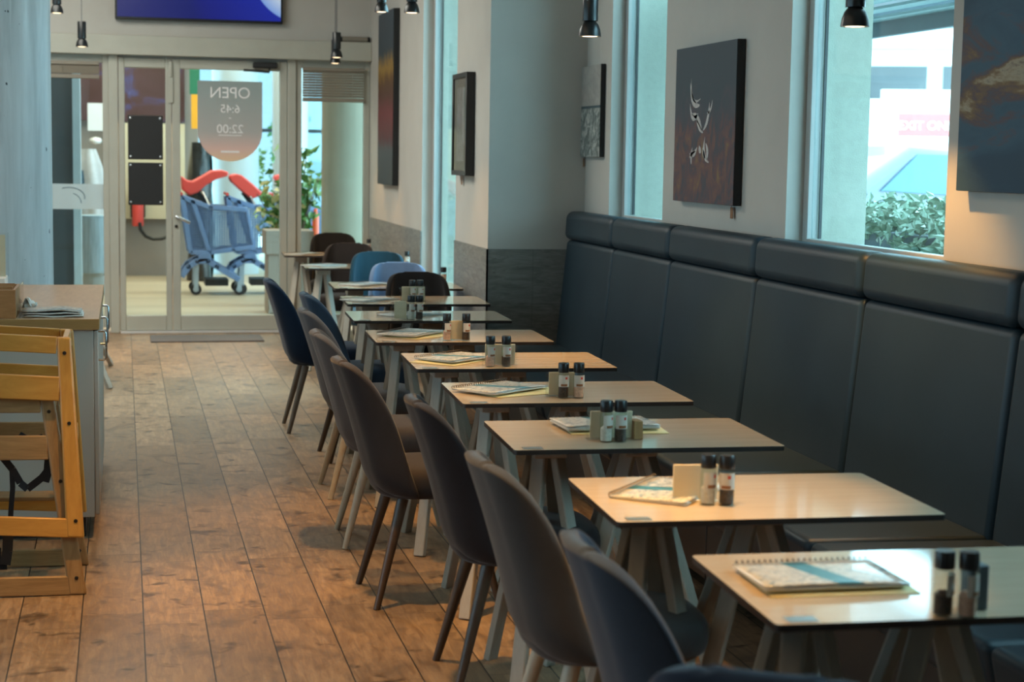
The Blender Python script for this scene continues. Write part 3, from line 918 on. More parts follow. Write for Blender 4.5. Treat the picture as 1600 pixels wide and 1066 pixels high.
# ------------------------------------------------------------------ bench along the window wall
seams = [9.93, 8.93, 7.93, 6.77, 5.69, 4.60, 3.53, 2.45]
bl = ['end module of the dark leather bench against the tiled pillar', 'bench module of dark leather below the window beside the seascape',
      'bench module of dark leather below the dark red painting', 'bench module of dark leather between the red painting and the street window',
      'bench module of dark leather below the left half of the street window', 'bench module of dark leather under the right edge of the street window',
      'bench module of dark leather at the right edge of the picture', ]
for i in range(len(seams) - 1):
    y1, y0 = seams[i], seams[i + 1]
    L = y1 - y0
    t = thing('bench', bl[i], 'bench', (0, y0, 0), 0, 'leather bench modules along the windows')
    g = 0.004
    a = MB().hexa([(2.535, g, 0.40), (2.70, g, 0.40), (2.70, L - g, 0.40), (2.535, L - g, 0.40)],
                  [(2.600, g, 1.082), (2.715, g, 1.082), (2.715, L - g, 1.082), (2.600, L - g, 1.082)])
    a.build('backrest', M['leather'], t, 0.028, 5)
    MB().hexa([(2.580, g, 1.083), (2.716, g, 1.083), (2.716, L - g, 1.083), (2.580, L - g, 1.083)],
              [(2.590, g, 1.252), (2.716, g, 1.252), (2.716, L - g, 1.252), (2.590, L - g, 1.252)]).build('headrest', M['leather'], t, 0.042, 6)
    def cush(u, v, L=L):
        return None
    MB().hexa([(1.985, g, 0.30), (2.56, g, 0.30), (2.56, L - g, 0.30), (1.985, L - g, 0.30)],
              [(1.95, g, 0.462), (2.56, g, 0.452), (2.56, L - g, 0.452), (1.95, L - g, 0.462)]).build('seat', M['leather'], t, 0.03, 5)
    MB().box(2.03, g, 0.07, 2.70, L - g, 0.31).build('plinth', M['plinth'], t, 0.004)
    for y in (0.08, L - 0.08):
        MB().lathe([(0.022, 0), (0.022, 0.07)], (2.08, y, 0), 12).build('foot', M['black_matte'], t)

# ------------------------------------------------------------------ tables
def table_mesh():
    W, D = 0.8, 0.535
    r = 0.012
    pts = []
    for cx, cy, a0 in ((-W / 2 + r, -D / 2 + r, 180), (W / 2 - r, -D / 2 + r, 270), (W / 2 - r, D / 2 - r, 0), (-W / 2 + r, D / 2 - r, 90)):
        for k in range(5):
            a = R(a0 + 22.5 * k)
            pts.append((cx + r * math.cos(a), cy + r * math.sin(a)))
    mb = MB()
    n = len(pts)
    zt_, zb_ = 0.75, 0.736
    mb.add([(x, y, zb_) for x, y in pts] + [(x, y, zt_) for x, y in pts], [tuple(reversed(range(n)))] + [(i, (i + 1) % n, n + (i + 1) % n, n + i) for i in range(n)], 1)
    mb.add([(x, y, zt_) for x, y in pts], [tuple(range(n))], 0)
    return mb.mesh('tabletop', [M['tabletop'], M['edge']], 30)
def leg_mesh(sx, sy, spx=0.24, spy=0.18):
    mb = MB()
    mb.beam((sx * 0.022, sy * 0.035, 0.722), (sx * spx, sy * spy, 0.0), 0.044, 0.026, 0, up=(sx * 0.8, sy * 1.0, 0))
    return mb.mesh('leg', M['trestle'], 0)
def trestle(t, x, y, spx=0.24, spy=0.18, key='a'):
    tr = put('trestle', shared('tr_top' + key, lambda: MB().box(-0.05, -0.075, 0.69, 0.05, 0.075, 0.7358).mesh('trestle', M['trestle'], 0)), t, 0.004)
    tr.location = (x, y, 0)
    for sx in (-1, 1):
        for sy in (-1, 1):
            put('leg', shared(('leg', key, sx, sy), lambda: leg_mesh(sx, sy, spx, spy)), tr, 0.003, 1)
def table(x, y, rz, label):
    t = thing('cafe_table', label, 'table', (x, y, 0), rz, 'cafe tables in the row')
    put('tabletop', shared('tabletop', table_mesh), t)
    trestle(t, -0.255, 0.0, 0.12, 0.22, 'a')
    trestle(t, 0.02, 0.0, 0.23, 0.13, 'b')
    put('corner_plate', shared('plate', lambda: MB().box(-0.372, -0.258, 0.75, -0.315, -0.222, 0.7515).mesh('corner_plate', M['plate'], 0)), t)
    return t
TH = R(-2.4)
rows = [(1.53, 2.77), (1.49, 3.64), (1.47, 4.60), (1.50, 5.50), (1.50, 6.43), (1.48, 7.37), (1.51, 8.35), (1.60, 9.29), (1.66, 10.38), (1.67, 12.21), (1.66, 13.72)]
near = 'pale oak table on whitewashed trestles, '
tl = [near + 'nearest one, under the window reflection', near + 'second nearest, lit brightest by warm light', near + 'third nearest, with card stand and wooden block',
      near + 'fourth nearest, beside the dark brown walnut legged chair', near + 'fifth nearest, with a yellow sheet under its menu', near + 'sixth nearest, cream card between its two shakers',
      near + 'seventh nearest, last one along the leather bench', near + 'behind the last bench table, level with the navy chair', near + 'behind the black backed chair near the pillar',
      near + 'second from the entrance, below the tall painting', near + 'farthest one, beside the entrance door']
TC = []
for (x, y), lab in zip(rows, tl):
    table(x + 0.011, y + 0.267, TH, lab)
    TC.append((x, y + 0.267))
# a further trestle table left of the aisle, of which only the feet show
t = thing('trestle_table', 'low pale trestle table behind the counter with only its splayed feet showing', 'table', (-0.625, 12.0, 0))
MB().box(-0.40, -0.45, 0.555, 0.36, 0.20, 0.575).build('tabletop', M['tabletop'], t, 0.004)
tr = MB().box(0.24, -0.42, 0.50, 0.32, 0.18, 0.555).build('trestle', M['trestle'], t, 0.004)
for sx in (-1, 1):
    for y0_, y1_ in ((-0.38, -0.52), (0.12, 0.78)):
        MB().beam((0.28 + sx * 0.03, y0_, 0.53), (0.28 + sx * 0.25, y1_, 0), 0.05, 0.03, 0, up=(sx, 0.3, 0)).build('leg', M['trestle'], tr, 0.003, 1)

# ------------------------------------------------------------------ chairs (local +x is the way the sitter faces)
def smooth(t):
    return t * t * (3 - 2 * t)
def back_mesh():
    a, r = 0.095, 0.120
    def section(s, wk):
        # arc-length position on a rounded U, s from 0 (middle of the back) outwards
        sg = 1 if s >= 0 else -1
        s = abs(s)
        q = math.pi * r / 2
        if s <= a:
            x, y = 0.010 * (s / a) ** 2, s
        elif s <= a + q:
            th = (s - a) / r
            x, y = 0.010 + r * (1 - math.cos(th)), a + r * math.sin(th)
        else:
            x, y = 0.010 + r + (s - a - q), a + r
        return x, sg * y * wk
    nu, nv = 28, 18
    z0, z1 = 0.385, 0.855
    def fn(u, v):
        v = 1 - (1 - v) ** 1.35
        # outline: arc half-length at each height, rounded at the top
        kn_ = [(0, 0.295), (0.15, 0.293), (0.3, 0.288), (0.45, 0.286), (0.58, 0.281), (0.7, 0.271), (0.8, 0.256), (0.88, 0.236), (0.94, 0.210), (0.98, 0.172), (1.0, 0.120)]
        for (a0, f0), (a1, f1) in zip(kn_, kn_[1:]):
            if a0 <= v <= a1:
                full = f0 + (f1 - f0) * (v - a0) / (a1 - a0)
                break
        if v < 0.10:
            full *= 0.90 + 0.10 * math.sqrt(v / 0.10)
        s = (u * 2 - 1) * full
        wk = 1.0 - 0.09 * v
        x, y = section(s, wk)
        z = z0 + (z1 - z0) * v
        x += -0.10 * v - 0.035 * v * v + 0.02 + 0.035 * max(0, 1 - v / 0.16) ** 2
        return (x, y, z)
    return MB().grid(nu, nv, fn).mesh('backrest', M['black'], 60)
def seat_mesh():
    def outline(t):
        a = 2 * math.pi * t
        c, s_ = math.cos(a), math.sin(a)
        n = 3.2
        x = math.copysign(abs(c) ** (2 / n), c) * 0.225
        y = math.copysign(abs(s_) ** (2 / n), s_) * (0.212 + 0.012 * c)
        return x, y
    prof = [(0.0, 0.372), (0.86, 0.374), (0.97, 0.392), (1.0, 0.425), (0.985, 0.458), (0.93, 0.478), (0.80, 0.489), (0.5, 0.495), (0.0, 0.496)]
    def fn(u, v):
        i = v * (len(prof) - 1)
        k, zz = prof[int(round(i))]
        x, y = outline(u)
        return (0.252 + x * k, y * k, zz)
    return MB().grid(40, len(prof) - 1, fn).mesh('seat', M['black'], 60)
def cleg(sx, sy):
    x0 = 0.12 if sx < 0 else 0.36
    return MB().tube([(x0, sy * 0.13, 0.378), (x0 + sx * 0.10, sy * 0.185, 0.0)], [0.021, 0.012], 14).mesh('leg', M['darkleg'], 60)
FAB = {}
def chair(x, y, rz, color, leg, label, sc=1.0, group='shell chairs of the cafe'):
    t = thing('dining_chair', label, 'chair', (x, y, 0), rz, group)
    t.scale = (sc, sc, sc)
    key = tuple(color)
    if key not in FAB:
        FAB[key] = fabric('upholstery_fabric', color)
    def own(o, mt):
        o.material_slots[0].link = 'OBJECT'
        o.material_slots[0].material = mt
        return o
    own(put('backrest', shared('c_back', back_mesh), t, 0, 2, 1, 0.034, 1), FAB[key])
    own(put('seat', shared('c_seat', seat_mesh), t, 0, 2, 1), FAB[key])
    for sx in (-1, 1):
        for sy in (-1, 1):
            own(put('leg', shared(('c_leg', sx, sy), lambda: cleg(sx, sy)), t), M[leg])
CH = [
    (0.915, 2.255, 60, (0.031, 0.041, 0.065), 'lightleg', 'slate blue chair of which only the back top shows at the bottom edge'),
    (0.915, 3.03, -2, (0.037, 0.050, 0.072), 'lightleg', 'slate grey upholstered chair with pale legs at the nearest table'),
    (0.91, 3.93, 1, (0.055, 0.053, 0.053), 'lightleg', 'large grey brown chair with pale legs at the second nearest table'),
    (0.92, 4.93, -1, (0.021, 0.018, 0.020), 'darkleg', 'dark brown chair with walnut legs at the third nearest table'),
    (0.82, 5.92, 2, (0.029, 0.024, 0.024), 'darkleg', 'brown chair with walnut legs standing farthest into the aisle'),
    (0.84, 6.85, -2, (0.093, 0.081, 0.078), 'lightleg', 'taupe chair with pale ash legs at the fifth nearest table'),
    (0.89, 7.84, 1, (0.084, 0.086, 0.095), 'lightleg', 'light grey chair with pale ash legs at the sixth nearest table'),
    (0.99, 8.74, 2, (0.025, 0.050, 0.086), 'darkleg', 'steel blue chair half hidden behind the light grey chair'),
    (0.88, 9.70, -1, (0.009, 0.021, 0.045), 'greyleg', 'navy blue chair with greyish legs pulled back beside the entrance'),
]
for c in CH:
    chair(c[0], c[1], R(c[2]), c[3], c[4], c[5])
FC = [
    (1.74, 10.19, -94, (0.005, 0.007, 0.010), 'darkleg', 'black chair facing us behind the stacked looking shakers', 1.0),
    (1.77, 11.12, -95, (0.15, 0.225, 0.36), 'lightleg', 'light blue chair facing us below the narrow window', 1.0),
    (1.77, 12.05, -97, (0.008, 0.036, 0.056), 'lightleg', 'dark teal chair facing us behind the light blue chair', 1.02),
    (1.71, 13.22, -106, (0.020, 0.017, 0.017), 'darkleg', 'dark brown chair turned slightly to the aisle behind the teal chair', 1.02),
    (1.77, 14.72, -95, (0.012, 0.010, 0.009), 'darkleg', 'farthest black brown chair before the right glazed panel', 1.03),
]
for c in FC:
    chair(c[0], c[1], R(c[2]), c[3], c[4], c[5], c[6])

# ------------------------------------------------------------------ things on the tables
TZ = 0.75
def menu(x, y, deg, kind, label, under=False, h=0.005):
    z0 = TZ
    if under:
        o = MB().grid(6, 4, lambda u, v: (-0.15 + 0.30 * u, -0.105 + 0.21 * v, 0.0010 + 0.004 * math.sin(u * 5) ** 2 * v)).build('paper_sheet', under[0], None, 0, 2, 60, 0, 0.0012)
        o.location = (under[1], under[2], z0 + 0.0005)
        o.rotation_euler = (0, 0, R(under[3]))
        tag(o, under[4], 'paper')
        z0 += 0.0075
    t = thing('menu', label, 'menu', (x, y, z0 + 0.0004), R(deg), 'spiral bound menus')
    pg = MB()
    n = 6
    for k in range(n):
        zz = h * k / n
        jx, jy = 0.003 * math.sin(k * 2.1), 0.003 * math.cos(k * 1.3)
        pg.grid(8, 5, lambda u, v, zz=zz, jx=jx, jy=jy, k=k: (-0.145 + 0.29 * u + jx, -0.10 + 0.195 * v + jy, zz + 0.0008 + 0.006 * (k / n) * (0.35 + 0.65 * math.sin(u * 3.0 + 0.4)) * (1 - v) ** 1.5))
    pg.build('pages', M['paper'], t, 0, 2, 60, 0, 0.0012)
    cv = MB().grid(12, 8, lambda u, v: (-0.147 + 0.294 * u, -0.102 + 0.199 * v, h + 0.0012 + 0.006 * (0.35 + 0.65 * math.sin(u * 3.0 + 0.4)) * (1 - v) ** 1.5))
    cv.build('cover', M[kind], t, 0, 2, 60, 0, 0.0010)
    c = MB()
    for k in range(24):
        xx = -0.138 + 0.276 * k / 23
        c.tube([(xx, 0.098 + 0.006 * math.cos(a), 0.0075 + 0.0065 * math.sin(a)) for a in [math.pi * 2 * j / 8 for j in range(9)]], 0.0011, 5, 0, False)
    c.build('spiral', M['coil'], t)
    return t
# (x, y, angle of the coil edge)
menu(1.335, 3.075, -1.5, 'menu_b', 'bluish spiral menu on the nearest table', (M['yellowpaper'], 1.345, 3.058, -3, 'yellow edged sheet peeping out under the menu on the nearest table'))
menu(1.318, 3.975, 50, 'menu_a', 'spiral menu behind the cream card on the second nearest table')
menu(1.435, 4.978, 2, 'menu_b', 'thick spiral menu behind the shakers on the third nearest table', (M['yellowpaper'], 1.455, 4.95, -3, 'yellow sheet under the thick menu on the third nearest table'), 0.010)
menu(1.290, 5.815, 38, 'menu_a', 'white and teal spiral menu on the fourth nearest table', (M['yellowpaper'], 1.345, 5.79, 22, 'yellow sheet under the white and teal menu'))
menu(1.310, 6.73, 40, 'menu_a', 'spiral menu on the yellow sheet of the fifth nearest table', (M['yellowpaper'], 1.285, 6.70, 48, 'bent yellow sheet at the front of the fifth nearest table'))
menu(1.285, 7.69, 52, 'menu_a', 'spiral menu on the sixth nearest table', (M['yellowpaper'], 1.33, 7.665, 40, 'yellow sheet under the menu on the sixth nearest table'))
menu(1.44, 8.66, 35, 'menu_a', 'spiral menu behind the card on the seventh nearest table')
menu(1.36, 9.57, 40, 'menu_b', 'grey blue menu on the table behind the bench tables')
menu(1.49, 10.70, 40, 'menu_a', 'pale spiral menu on the table level with the pillar')
menu(1.44, 12.55, 40, 'menu_a', 'pale spiral menu on the table second from the entrance')
menu(1.45, 13.95, 42, 'menu_a', 'pale spiral menu on the farthest table beside the door')

def bottle_parts():
    glass = MB().lathe([(0.0175, 0.0), (0.0190, 0.003), (0.0190, 0.070), (0.0178, 0.080), (0.0165, 0.088), (0.0165, 0.092)], seg=24).mesh('glass_jar', M['bottle_glass'])
    cap = MB().lathe([(0.0180, 0.089), (0.0188, 0.092), (0.0186, 0.119), (0.0170, 0.122), (0.0, 0.122)], seg=24).mesh('cap', M['cap'])
    fill = lambda mt: MB().lathe([(0.0, 0.004), (0.0160, 0.004), (0.0166, 0.008), (0.0166, 0.040), (0.009, 0.047), (0.0, 0.045)], seg=20).mesh('contents', mt)
    lab = MB()
    for k in range(9):
        pass
    def band(z0, z1, a0, a1, rr):
        return lambda u, v: (rr * math.cos(R(a0 + (a1 - a0) * u)), rr * math.sin(R(a0 + (a1 - a0) * u)), z0 + (z1 - z0) * v)
    lab.grid(10, 1, band(0.040, 0.080, -160, -20, 0.0194), 0)
    lab.grid(4, 1, band(0.066, 0.074, -85, -60, 0.0196), 1)
    lab.grid(6, 1, band(0.042, 0.050, -130, -60, 0.0196), 2)
    return glass, cap, {k: fill(M[k]) for k in ('pepper', 'salt', 'pink_salt')}, lab.mesh('paper_label', [M['label'], M['red'], M['brownprint']])
BP = bottle_parts()
def bottle(x, y, kind, label, rz=0.0):
    t = thing('spice_grinder', label, 'grinder', (x, y, TZ), R(rz), 'salt and pepper grinders')
    put('glass_jar', BP[0], t)
    put('cap', BP[1], t)
    put('contents', BP[2][kind], t)
    put('paper_label', BP[3], t)
kn = {'pepper': 'pepper grinder', 'salt': 'white salt grinder', 'pink_salt': 'pink salt grinder'}
for x, y, k, where, rz in [
    (1.458, 2.795, 'pepper', 'on the nearest table', 60), (1.500, 2.782, 'pink_salt', 'on the nearest table', 40),
    (1.364, 3.822, 'salt', 'beside the cream card on the second nearest table', 20), (1.406, 3.806, 'pepper', 'beside the salt on the second nearest table', -20),
    (1.368, 4.724, 'salt', 'in front of the card stand on the third nearest table', 30), (1.410, 4.720, 'pepper', 'in front of the card stand on the third nearest table', 10),
    (1.471, 5.620, 'pepper', 'with red mark on the fourth nearest table', 0), (1.524, 5.614, 'pink_salt', 'with red mark on the fourth nearest table', 0),
    (1.401, 6.497, 'pink_salt', 'before the card stand on the fifth nearest table', 30), (1.464, 6.491, 'pepper', 'before the card stand on the fifth nearest table', 20),
    (1.405, 7.442, 'pink_salt', 'left of the cream card on the sixth nearest table', 30), (1.491, 7.435, 'pepper', 'right of the cream card on the sixth nearest table', 20),
    (1.405, 8.415, 'salt', 'right of the cream card on the seventh nearest table', 30), (1.446, 8.413, 'pepper', 'right of the cream card on the seventh nearest table', 30),
    (1.583, 9.446, 'pepper', 'left of the pair before the black chair', 30), (1.627, 9.445, 'pink_salt', 'right of the pair before the black chair', 30),
    (1.965, 10.545, 'pink_salt', 'peeping up beside the black chair near the pillar', 0), (2.02, 12.30, 'salt', 'standing before the tiled wall beyond the teal chair', 0),
    (1.985, 14.05, 'pink_salt', 'on the farthest table by the tiled wall', 0)]:
    bottle(x, y, k, kn[k] + ' ' + where, rz)

def card_stand(x, y, w, h, deg, label, acrylic=True):
    t = thing('card_stand', label, 'card stand', (x, y, TZ), R(deg), 'cream table cards in stands')
    MB().box(-w / 2, 0.004, 0.004, w / 2, 0.010, h).build('card', M['cream'], t, 0.001, 1)
    if acrylic:
        a = MB().box(-w / 2 - 0.012, 0, 0.002, w / 2 + 0.008, 0.0025, h - 0.004)
        a.box(-w / 2 - 0.012, 0.0115, 0.002, w / 2 + 0.008, 0.014, h - 0.004)
        a.box(-w / 2 - 0.012, -0.012, 0, w / 2 + 0.008, 0.03, 0.002)
        a.build('acrylic_holder', M['clear'], t)
    else:
        MB().box(-w / 2, -0.006, 0, w / 2, 0.02, 0.004).build('base', M['cream'], t, 0.001, 1)
    return t
card_stand(1.345, 3.855, 0.110, 0.090, -6, 'cream card standing beside the salt on the second nearest table', False)
card_stand(1.395, 4.762, 0.125, 0.084, -5, 'cream card in clear holder behind the shakers on the third nearest table')
card_stand(1.475, 5.655, 0.090, 0.084, -6, 'cream card in clear holder behind the shakers on the fourth nearest table')
card_stand(1.450, 6.535, 0.120, 0.084, -5, 'wide cream card in clear holder on the fifth nearest table')
card_stand(1.449, 7.452, 0.060, 0.088, -5, 'narrow cream card between the two shakers on the sixth nearest table')
card_stand(1.352, 8.420, 0.062, 0.094, -5, 'narrow cream card left of the shakers on the seventh nearest table')
card_stand(1.595, 9.480, 0.130, 0.082, -5, 'wide cream card behind the shakers on the table past the bench tables')
tag(MB().box(1.460, 4.748, TZ, 1.488, 4.800, TZ + 0.055).build('wooden_block', M['oldpine_v'], None, 0.002), 'small brown wooden block beside the card stand on the third nearest table', 'block')
tag(MB().box(1.520, 2.815, TZ, 1.560, 2.850, TZ + 0.085).build('menu_box', M['planterdark'], None, 0.003), 'small dark box behind the shakers on the nearest table', 'box')
o = MB().box(1.985, 12.34, TZ, 2.015, 12.38, TZ + 0.05).build('sugar_box', M['orange'], None, 0.002)
tag(o, 'small orange box before the tiled wall beside a salt grinder', 'box')
o = MB().box(1.86, 14.06, TZ, 1.95, 14.12, TZ + 0.07).build('napkin_pack', M['paper'], None, 0.004)
tag(o, 'white napkin pack on the farthest table by the tiled wall', 'napkins')

# ------------------------------------------------------------------ pictures on the walls
def picture(name, x, yc, zc, wd, ht, depth, art, edge, label, cat='painting', roll=0, mount=None, tagat=None):
    t = thing(name, label, cat, (x - 0.003, yc, zc))
    t.rotation_euler = (R(roll), 0, 0)
    if mount:
        fr = MB()
        b_ = 0.03
        fr.box(-depth, -wd / 2, -ht / 2, 0, -wd / 2 + b_, ht / 2).box(-depth, wd / 2 - b_, -ht / 2, 0, wd / 2, ht / 2)
        fr.box(-depth, -wd / 2 + b_, -ht / 2, 0, wd / 2 - b_, -ht / 2 + b_).box(-depth, -wd / 2 + b_, ht / 2 - b_, 0, wd / 2 - b_, ht / 2)
        fr.build('frame', M['black'], t, 0.002, 1)
        MB().box(-depth + 0.012, -wd / 2 + b_, -ht / 2 + b_, -depth + 0.02, wd / 2 - b_, ht / 2 - b_).build('mount', M['mountcard'], t)
        mw, mh = wd * 0.25, ht * 0.36
        MB().box(-depth + 0.0095, -mw, -mh, -depth + 0.0115, mw, mh).build('print', art, t)
        MB().box(-depth + 0.006, -wd / 2 + b_, -ht / 2 + b_, -depth + 0.008, wd / 2 - b_, ht / 2 - b_).build('glazing', M['clear'], t)
    else:
        MB().box(-depth + 0.003, -wd / 2, -ht / 2, 0, wd / 2, ht / 2).build('canvas_edge', edge, t, 0.002, 1)
        MB().box(-depth, -wd / 2 + 0.001, -ht / 2 + 0.001, -depth + 0.0028, wd / 2 - 0.001, ht / 2 - 0.001).build('painted_face', art, t)
    if tagat is not None:
        a = MB()
        a.box(-0.012, tagat - 0.016, -ht / 2 - 0.060, -0.010, tagat + 0.016, -ht / 2 - 0.008)
        a.build('price_tag', M['brownprint'], t)
        MB().tube([(-0.011, tagat, -ht / 2 + 0.004), (-0.011, tagat, -ht / 2 - 0.010)], 0.0015, 6).build('tag_string', M['cord'], t)
    return t
M['mountcard'] = plain('olive_mount_board', (0.20, 0.20, 0.16), 0.8, 0.04, 4)
picture('tall_painting', PX, 13.78, 2.02, 0.80, 1.385, 0.05, paint_mat('tall_abstract_paint', art_tall), M['black_matte'], 'tall abstract painting in grey, ochre and dark red on the far wall')
picture('framed_print', PX, 10.63, 1.768, 0.47, 0.64, 0.055, paint_mat('grey_print', art_print), M['black'], 'grey print in a black frame on the aisle side of the pillar', 'picture', 0, True, 0.10)
picture('seascape_painting', WX, 9.815, 1.845, 0.52, 0.535, 0.03, paint_mat('seascape_paint', art_sea), M['black_matte'], 'small grey seascape painting on the wall beside the pillar', 'painting', 0, None, 0.16)
fire = picture('dark_red_painting', WX, 7.71, 1.74, 0.86, 0.745, 0.04, paint_mat('dark_abstract_paint', art_fire), M['black_matte'], 'dark painting with red haze and white wisps between two windows', 'painting', 0, None, -0.34)
picture('sunset_painting', WX, 4.73, 1.925, 0.88, 0.88, 0.04, paint_mat('blue_cloud_paint', art_cloud), M['black_matte'], 'blue painting with ochre clouds cut by the right edge of the picture')
# white brushwork on the dark red painting (local y: positive is to the left in the photo)
wsp = MB()
def stroke(pts, w0):
    n = len(pts)
    L_, R_ = [], []
    for i, (y, z) in enumerate(pts):
        a = pts[max(0, i - 1)]; c = pts[min(n - 1, i + 1)]
        dy, dz = c[0] - a[0], c[1] - a[1]
        l = math.hypot(dy, dz) or 1
        k = w0 * math.sin(math.pi * (i + 0.3) / n)
        L_.append((-0.0408, y - dz / l * k, z + dy / l * k))
        R_.append((-0.0408, y + dz / l * k, z - dy / l * k))
    vs = L_ + R_
    wsp.add(vs, [(i, i + 1, n + i + 1, n + i) for i in range(n - 1)])
def arc_pts(p, q, bulge, n=9):
    out = []
    for i in range(n):
        t_ = i / (n - 1)
        y = p[0] + (q[0] - p[0]) * t_
        z = p[1] + (q[1] - p[1]) * t_
        ny, nz = -(q[1] - p[1]), (q[0] - p[0])
        k = bulge * 4 * t_ * (1 - t_)
        out.append((y + ny * k, z + nz * k))
    return out
for p, q, bl_, w0 in [((0.20, 0.20), (0.06, 0.09), 0.25, 0.017), ((0.19, 0.22), (0.05, 0.12), 0.35, 0.008), ((0.20, 0.10), (0.08, 0.05), 0.35, 0.014),
                      ((0.17, 0.05), (0.02, -0.03), -0.12, 0.017), ((0.10, 0.03), (0.0, -0.04), 0.1, 0.012), ((-0.08, 0.10), (0.0, -0.03), -0.15, 0.013), ((-0.12, 0.11), (-0.05, 0.05), -0.2, 0.008),
                      ((-0.03, -0.06), (-0.09, -0.18), 0.3, 0.014), ((-0.04, -0.09), (-0.06, -0.17), -0.2, 0.015), ((0.0, -0.11), (-0.04, -0.16), 0.1, 0.013),
                      ((0.19, -0.14), (0.08, -0.11), 0.15, 0.014), ((0.15, -0.11), (0.16, -0.19), 0.1, 0.012), ((0.10, -0.13), (0.19, -0.16), 0.1, 0.008), ((0.05, -0.10), (0.02, -0.13), 0.2, 0.016)]:
    stroke(arc_pts(p, q, bl_), w0)
wsp.build('white_wisps', M['wisp'], fire, 0, 2, 0)

# ------------------------------------------------------------------ counter on the left
t = thing('counter', 'grey cabinet counter with an oak worktop at the left edge', 'counter', (-0.10, 7.0, 0))
MB().box(-2.2, 0.0, 0.09, -0.022, 1.76, 0.855).build('body', M['greycab'], t, 0.002, 1)
MB().box(-2.15, 0.05, 0.0, -0.06, 1.70, 0.09).build('plinth', M['black_matte'], t)
o = put('worktop', MB().box(-2.25, -0.02, 0.856, 0.002, 1.78, 0.90).mesh('worktop', [M['oak'], M['oakedge']], 0), t, 0.002, 1)
for p in o.data.polygons:
    if abs(p.normal.z) < 0.5:
        p.material_index = 1
for k in range(3):
    y0 = 0.005 + 0.585 * k
    d = MB().box(-0.0215, y0, 0.10, -0.004, y0 + 0.58, 0.85).build('cabinet_door', M['greycab'], t, 0.002, 1)
    y = y0 + 0.06
    z0, z1 = 0.725, 0.842
    MB().tube([(-0.004, y, z1), (0.020, y, z1), (0.027, y, z1 - 0.008), (0.027, y, z0 + 0.008), (0.020, y, z0), (-0.004, y, z0)], 0.0048, 10).build('handle', M['steel'], d)
# on the counter
t = thing('wooden_tray', 'cherry wood organiser box with dark dividers on the counter', 'box', (-0.62, 7.17, 0.90))
MB().box(-0.20, -0.16, 0, 0.20, -0.145, 0.115).box(-0.20, 0.145, 0, 0.20, 0.16, 0.115).box(0.187, -0.145, 0, 0.20, 0.145, 0.115).box(-0.20, -0.145, 0, -0.187, 0.145, 0.115).box(-0.187, -0.145, 0, 0.187, 0.145, 0.01).build('box', M['boxwood'], t, 0.002, 1)
for k in range(3):
    MB().box(-0.185, -0.10 + 0.075 * k, 0.012, 0.185, -0.092 + 0.075 * k, 0.125).build('divider', M['boxwood'], t, 0.001, 1)
t = thing('leaflet_sleeve', 'clear acrylic sleeve beside the cherry wood box', 'holder', (-0.405, 7.16, 0.90))
MB().box(-0.004, -0.14, 0, 0.0, 0.14, 0.13).build('acrylic', M['clear'], t)
t = thing('newspaper', 'folded newspaper with blue stripe on the oak counter', 'newspaper', (-0.275, 7.14, 0.9))
for k, (mt_, nm) in enumerate([('paper', 'sheet'), ('paper', 'sheet'), ('newsprint', 'front_page')]):
    if mt_ == 'newsprint' and 'newsprint' not in M:
        m2, nt, b = new_mat('newsprint')
        v_ = coords(nt, 'Object')
        sp = nt.nodes.new('ShaderNodeSeparateXYZ'); nt.links.new(v_, sp.inputs[0])
        f = noise(nt, coords(nt, 'Object', (1, 1, 1)), 45, 4, 0.7)
        c = ramp(nt, f, [(0.4, (0.34, 0.34, 0.33)), (0.55, (0.56, 0.54, 0.48))])
        st = math_(nt, 'LESS_THAN', math_(nt, 'ABSOLUTE', math_(nt, 'ADD', sp.outputs[1], 0.052)), 0.010)
        nt.links.new(mixc(nt, st, c, (0.06, 0.22, 0.34)), b.inputs['Base Color'])
        S(b, rough=0.7)
        M['newsprint'] = m2
    z = 0.004 + 0.009 * k
    MB().grid(12, 6, lambda u, v, z=z, k=k: (-0.118 + 0.232 * u - 0.004 * k, -0.085 + 0.17 * v, z + 0.004 * math.sin(u * 9 + k) * 0.5 + 0.006 * (k / 2) * math.sin(u * 3))).build(nm, M[mt_], t, 0, 2, 60, 0, 0.004)
t = thing('napkin', 'crumpled white napkin between the wooden box and the newspaper', 'napkin', (-0.385, 7.27, 0.9))
MB().grid(6, 6, lambda u, v: (-0.02 + 0.05 * u + 0.006 * math.sin(9 * v), -0.03 + 0.06 * v, 0.045 + 0.022 * math.sin(7 * u + 3 * v) * math.cos(5 * v) - 0.04 * (u - 0.4) ** 2)).build('fold', M['paper'], t, 0, 2, 60, 0, 0.003)
MB().box(-0.018, -0.025, 0, 0.018, 0.025, 0.04).build('pad', M['paper'], t, 0.004)
t = thing('leaflet_stand', 'clear leaflet stand with a white stack at the left edge of the counter', 'holder', (-0.63, 8.5, 0.9))
MB().box(-0.13, -0.10, 0, 0.08, 0.10, 0.06).build('paper_stack', M['paper'], t, 0.004)
MB().box(-0.13, 0.02, 0.06, 0.075, 0.026, 0.26).build('leaflet', M['cream'], t)
MB().box(-0.14, 0.012, 0.06, 0.09, 0.016, 0.27).box(0.086, 0.016, 0.06, 0.09, 0.05, 0.27).build('acrylic', M['clear'], t)

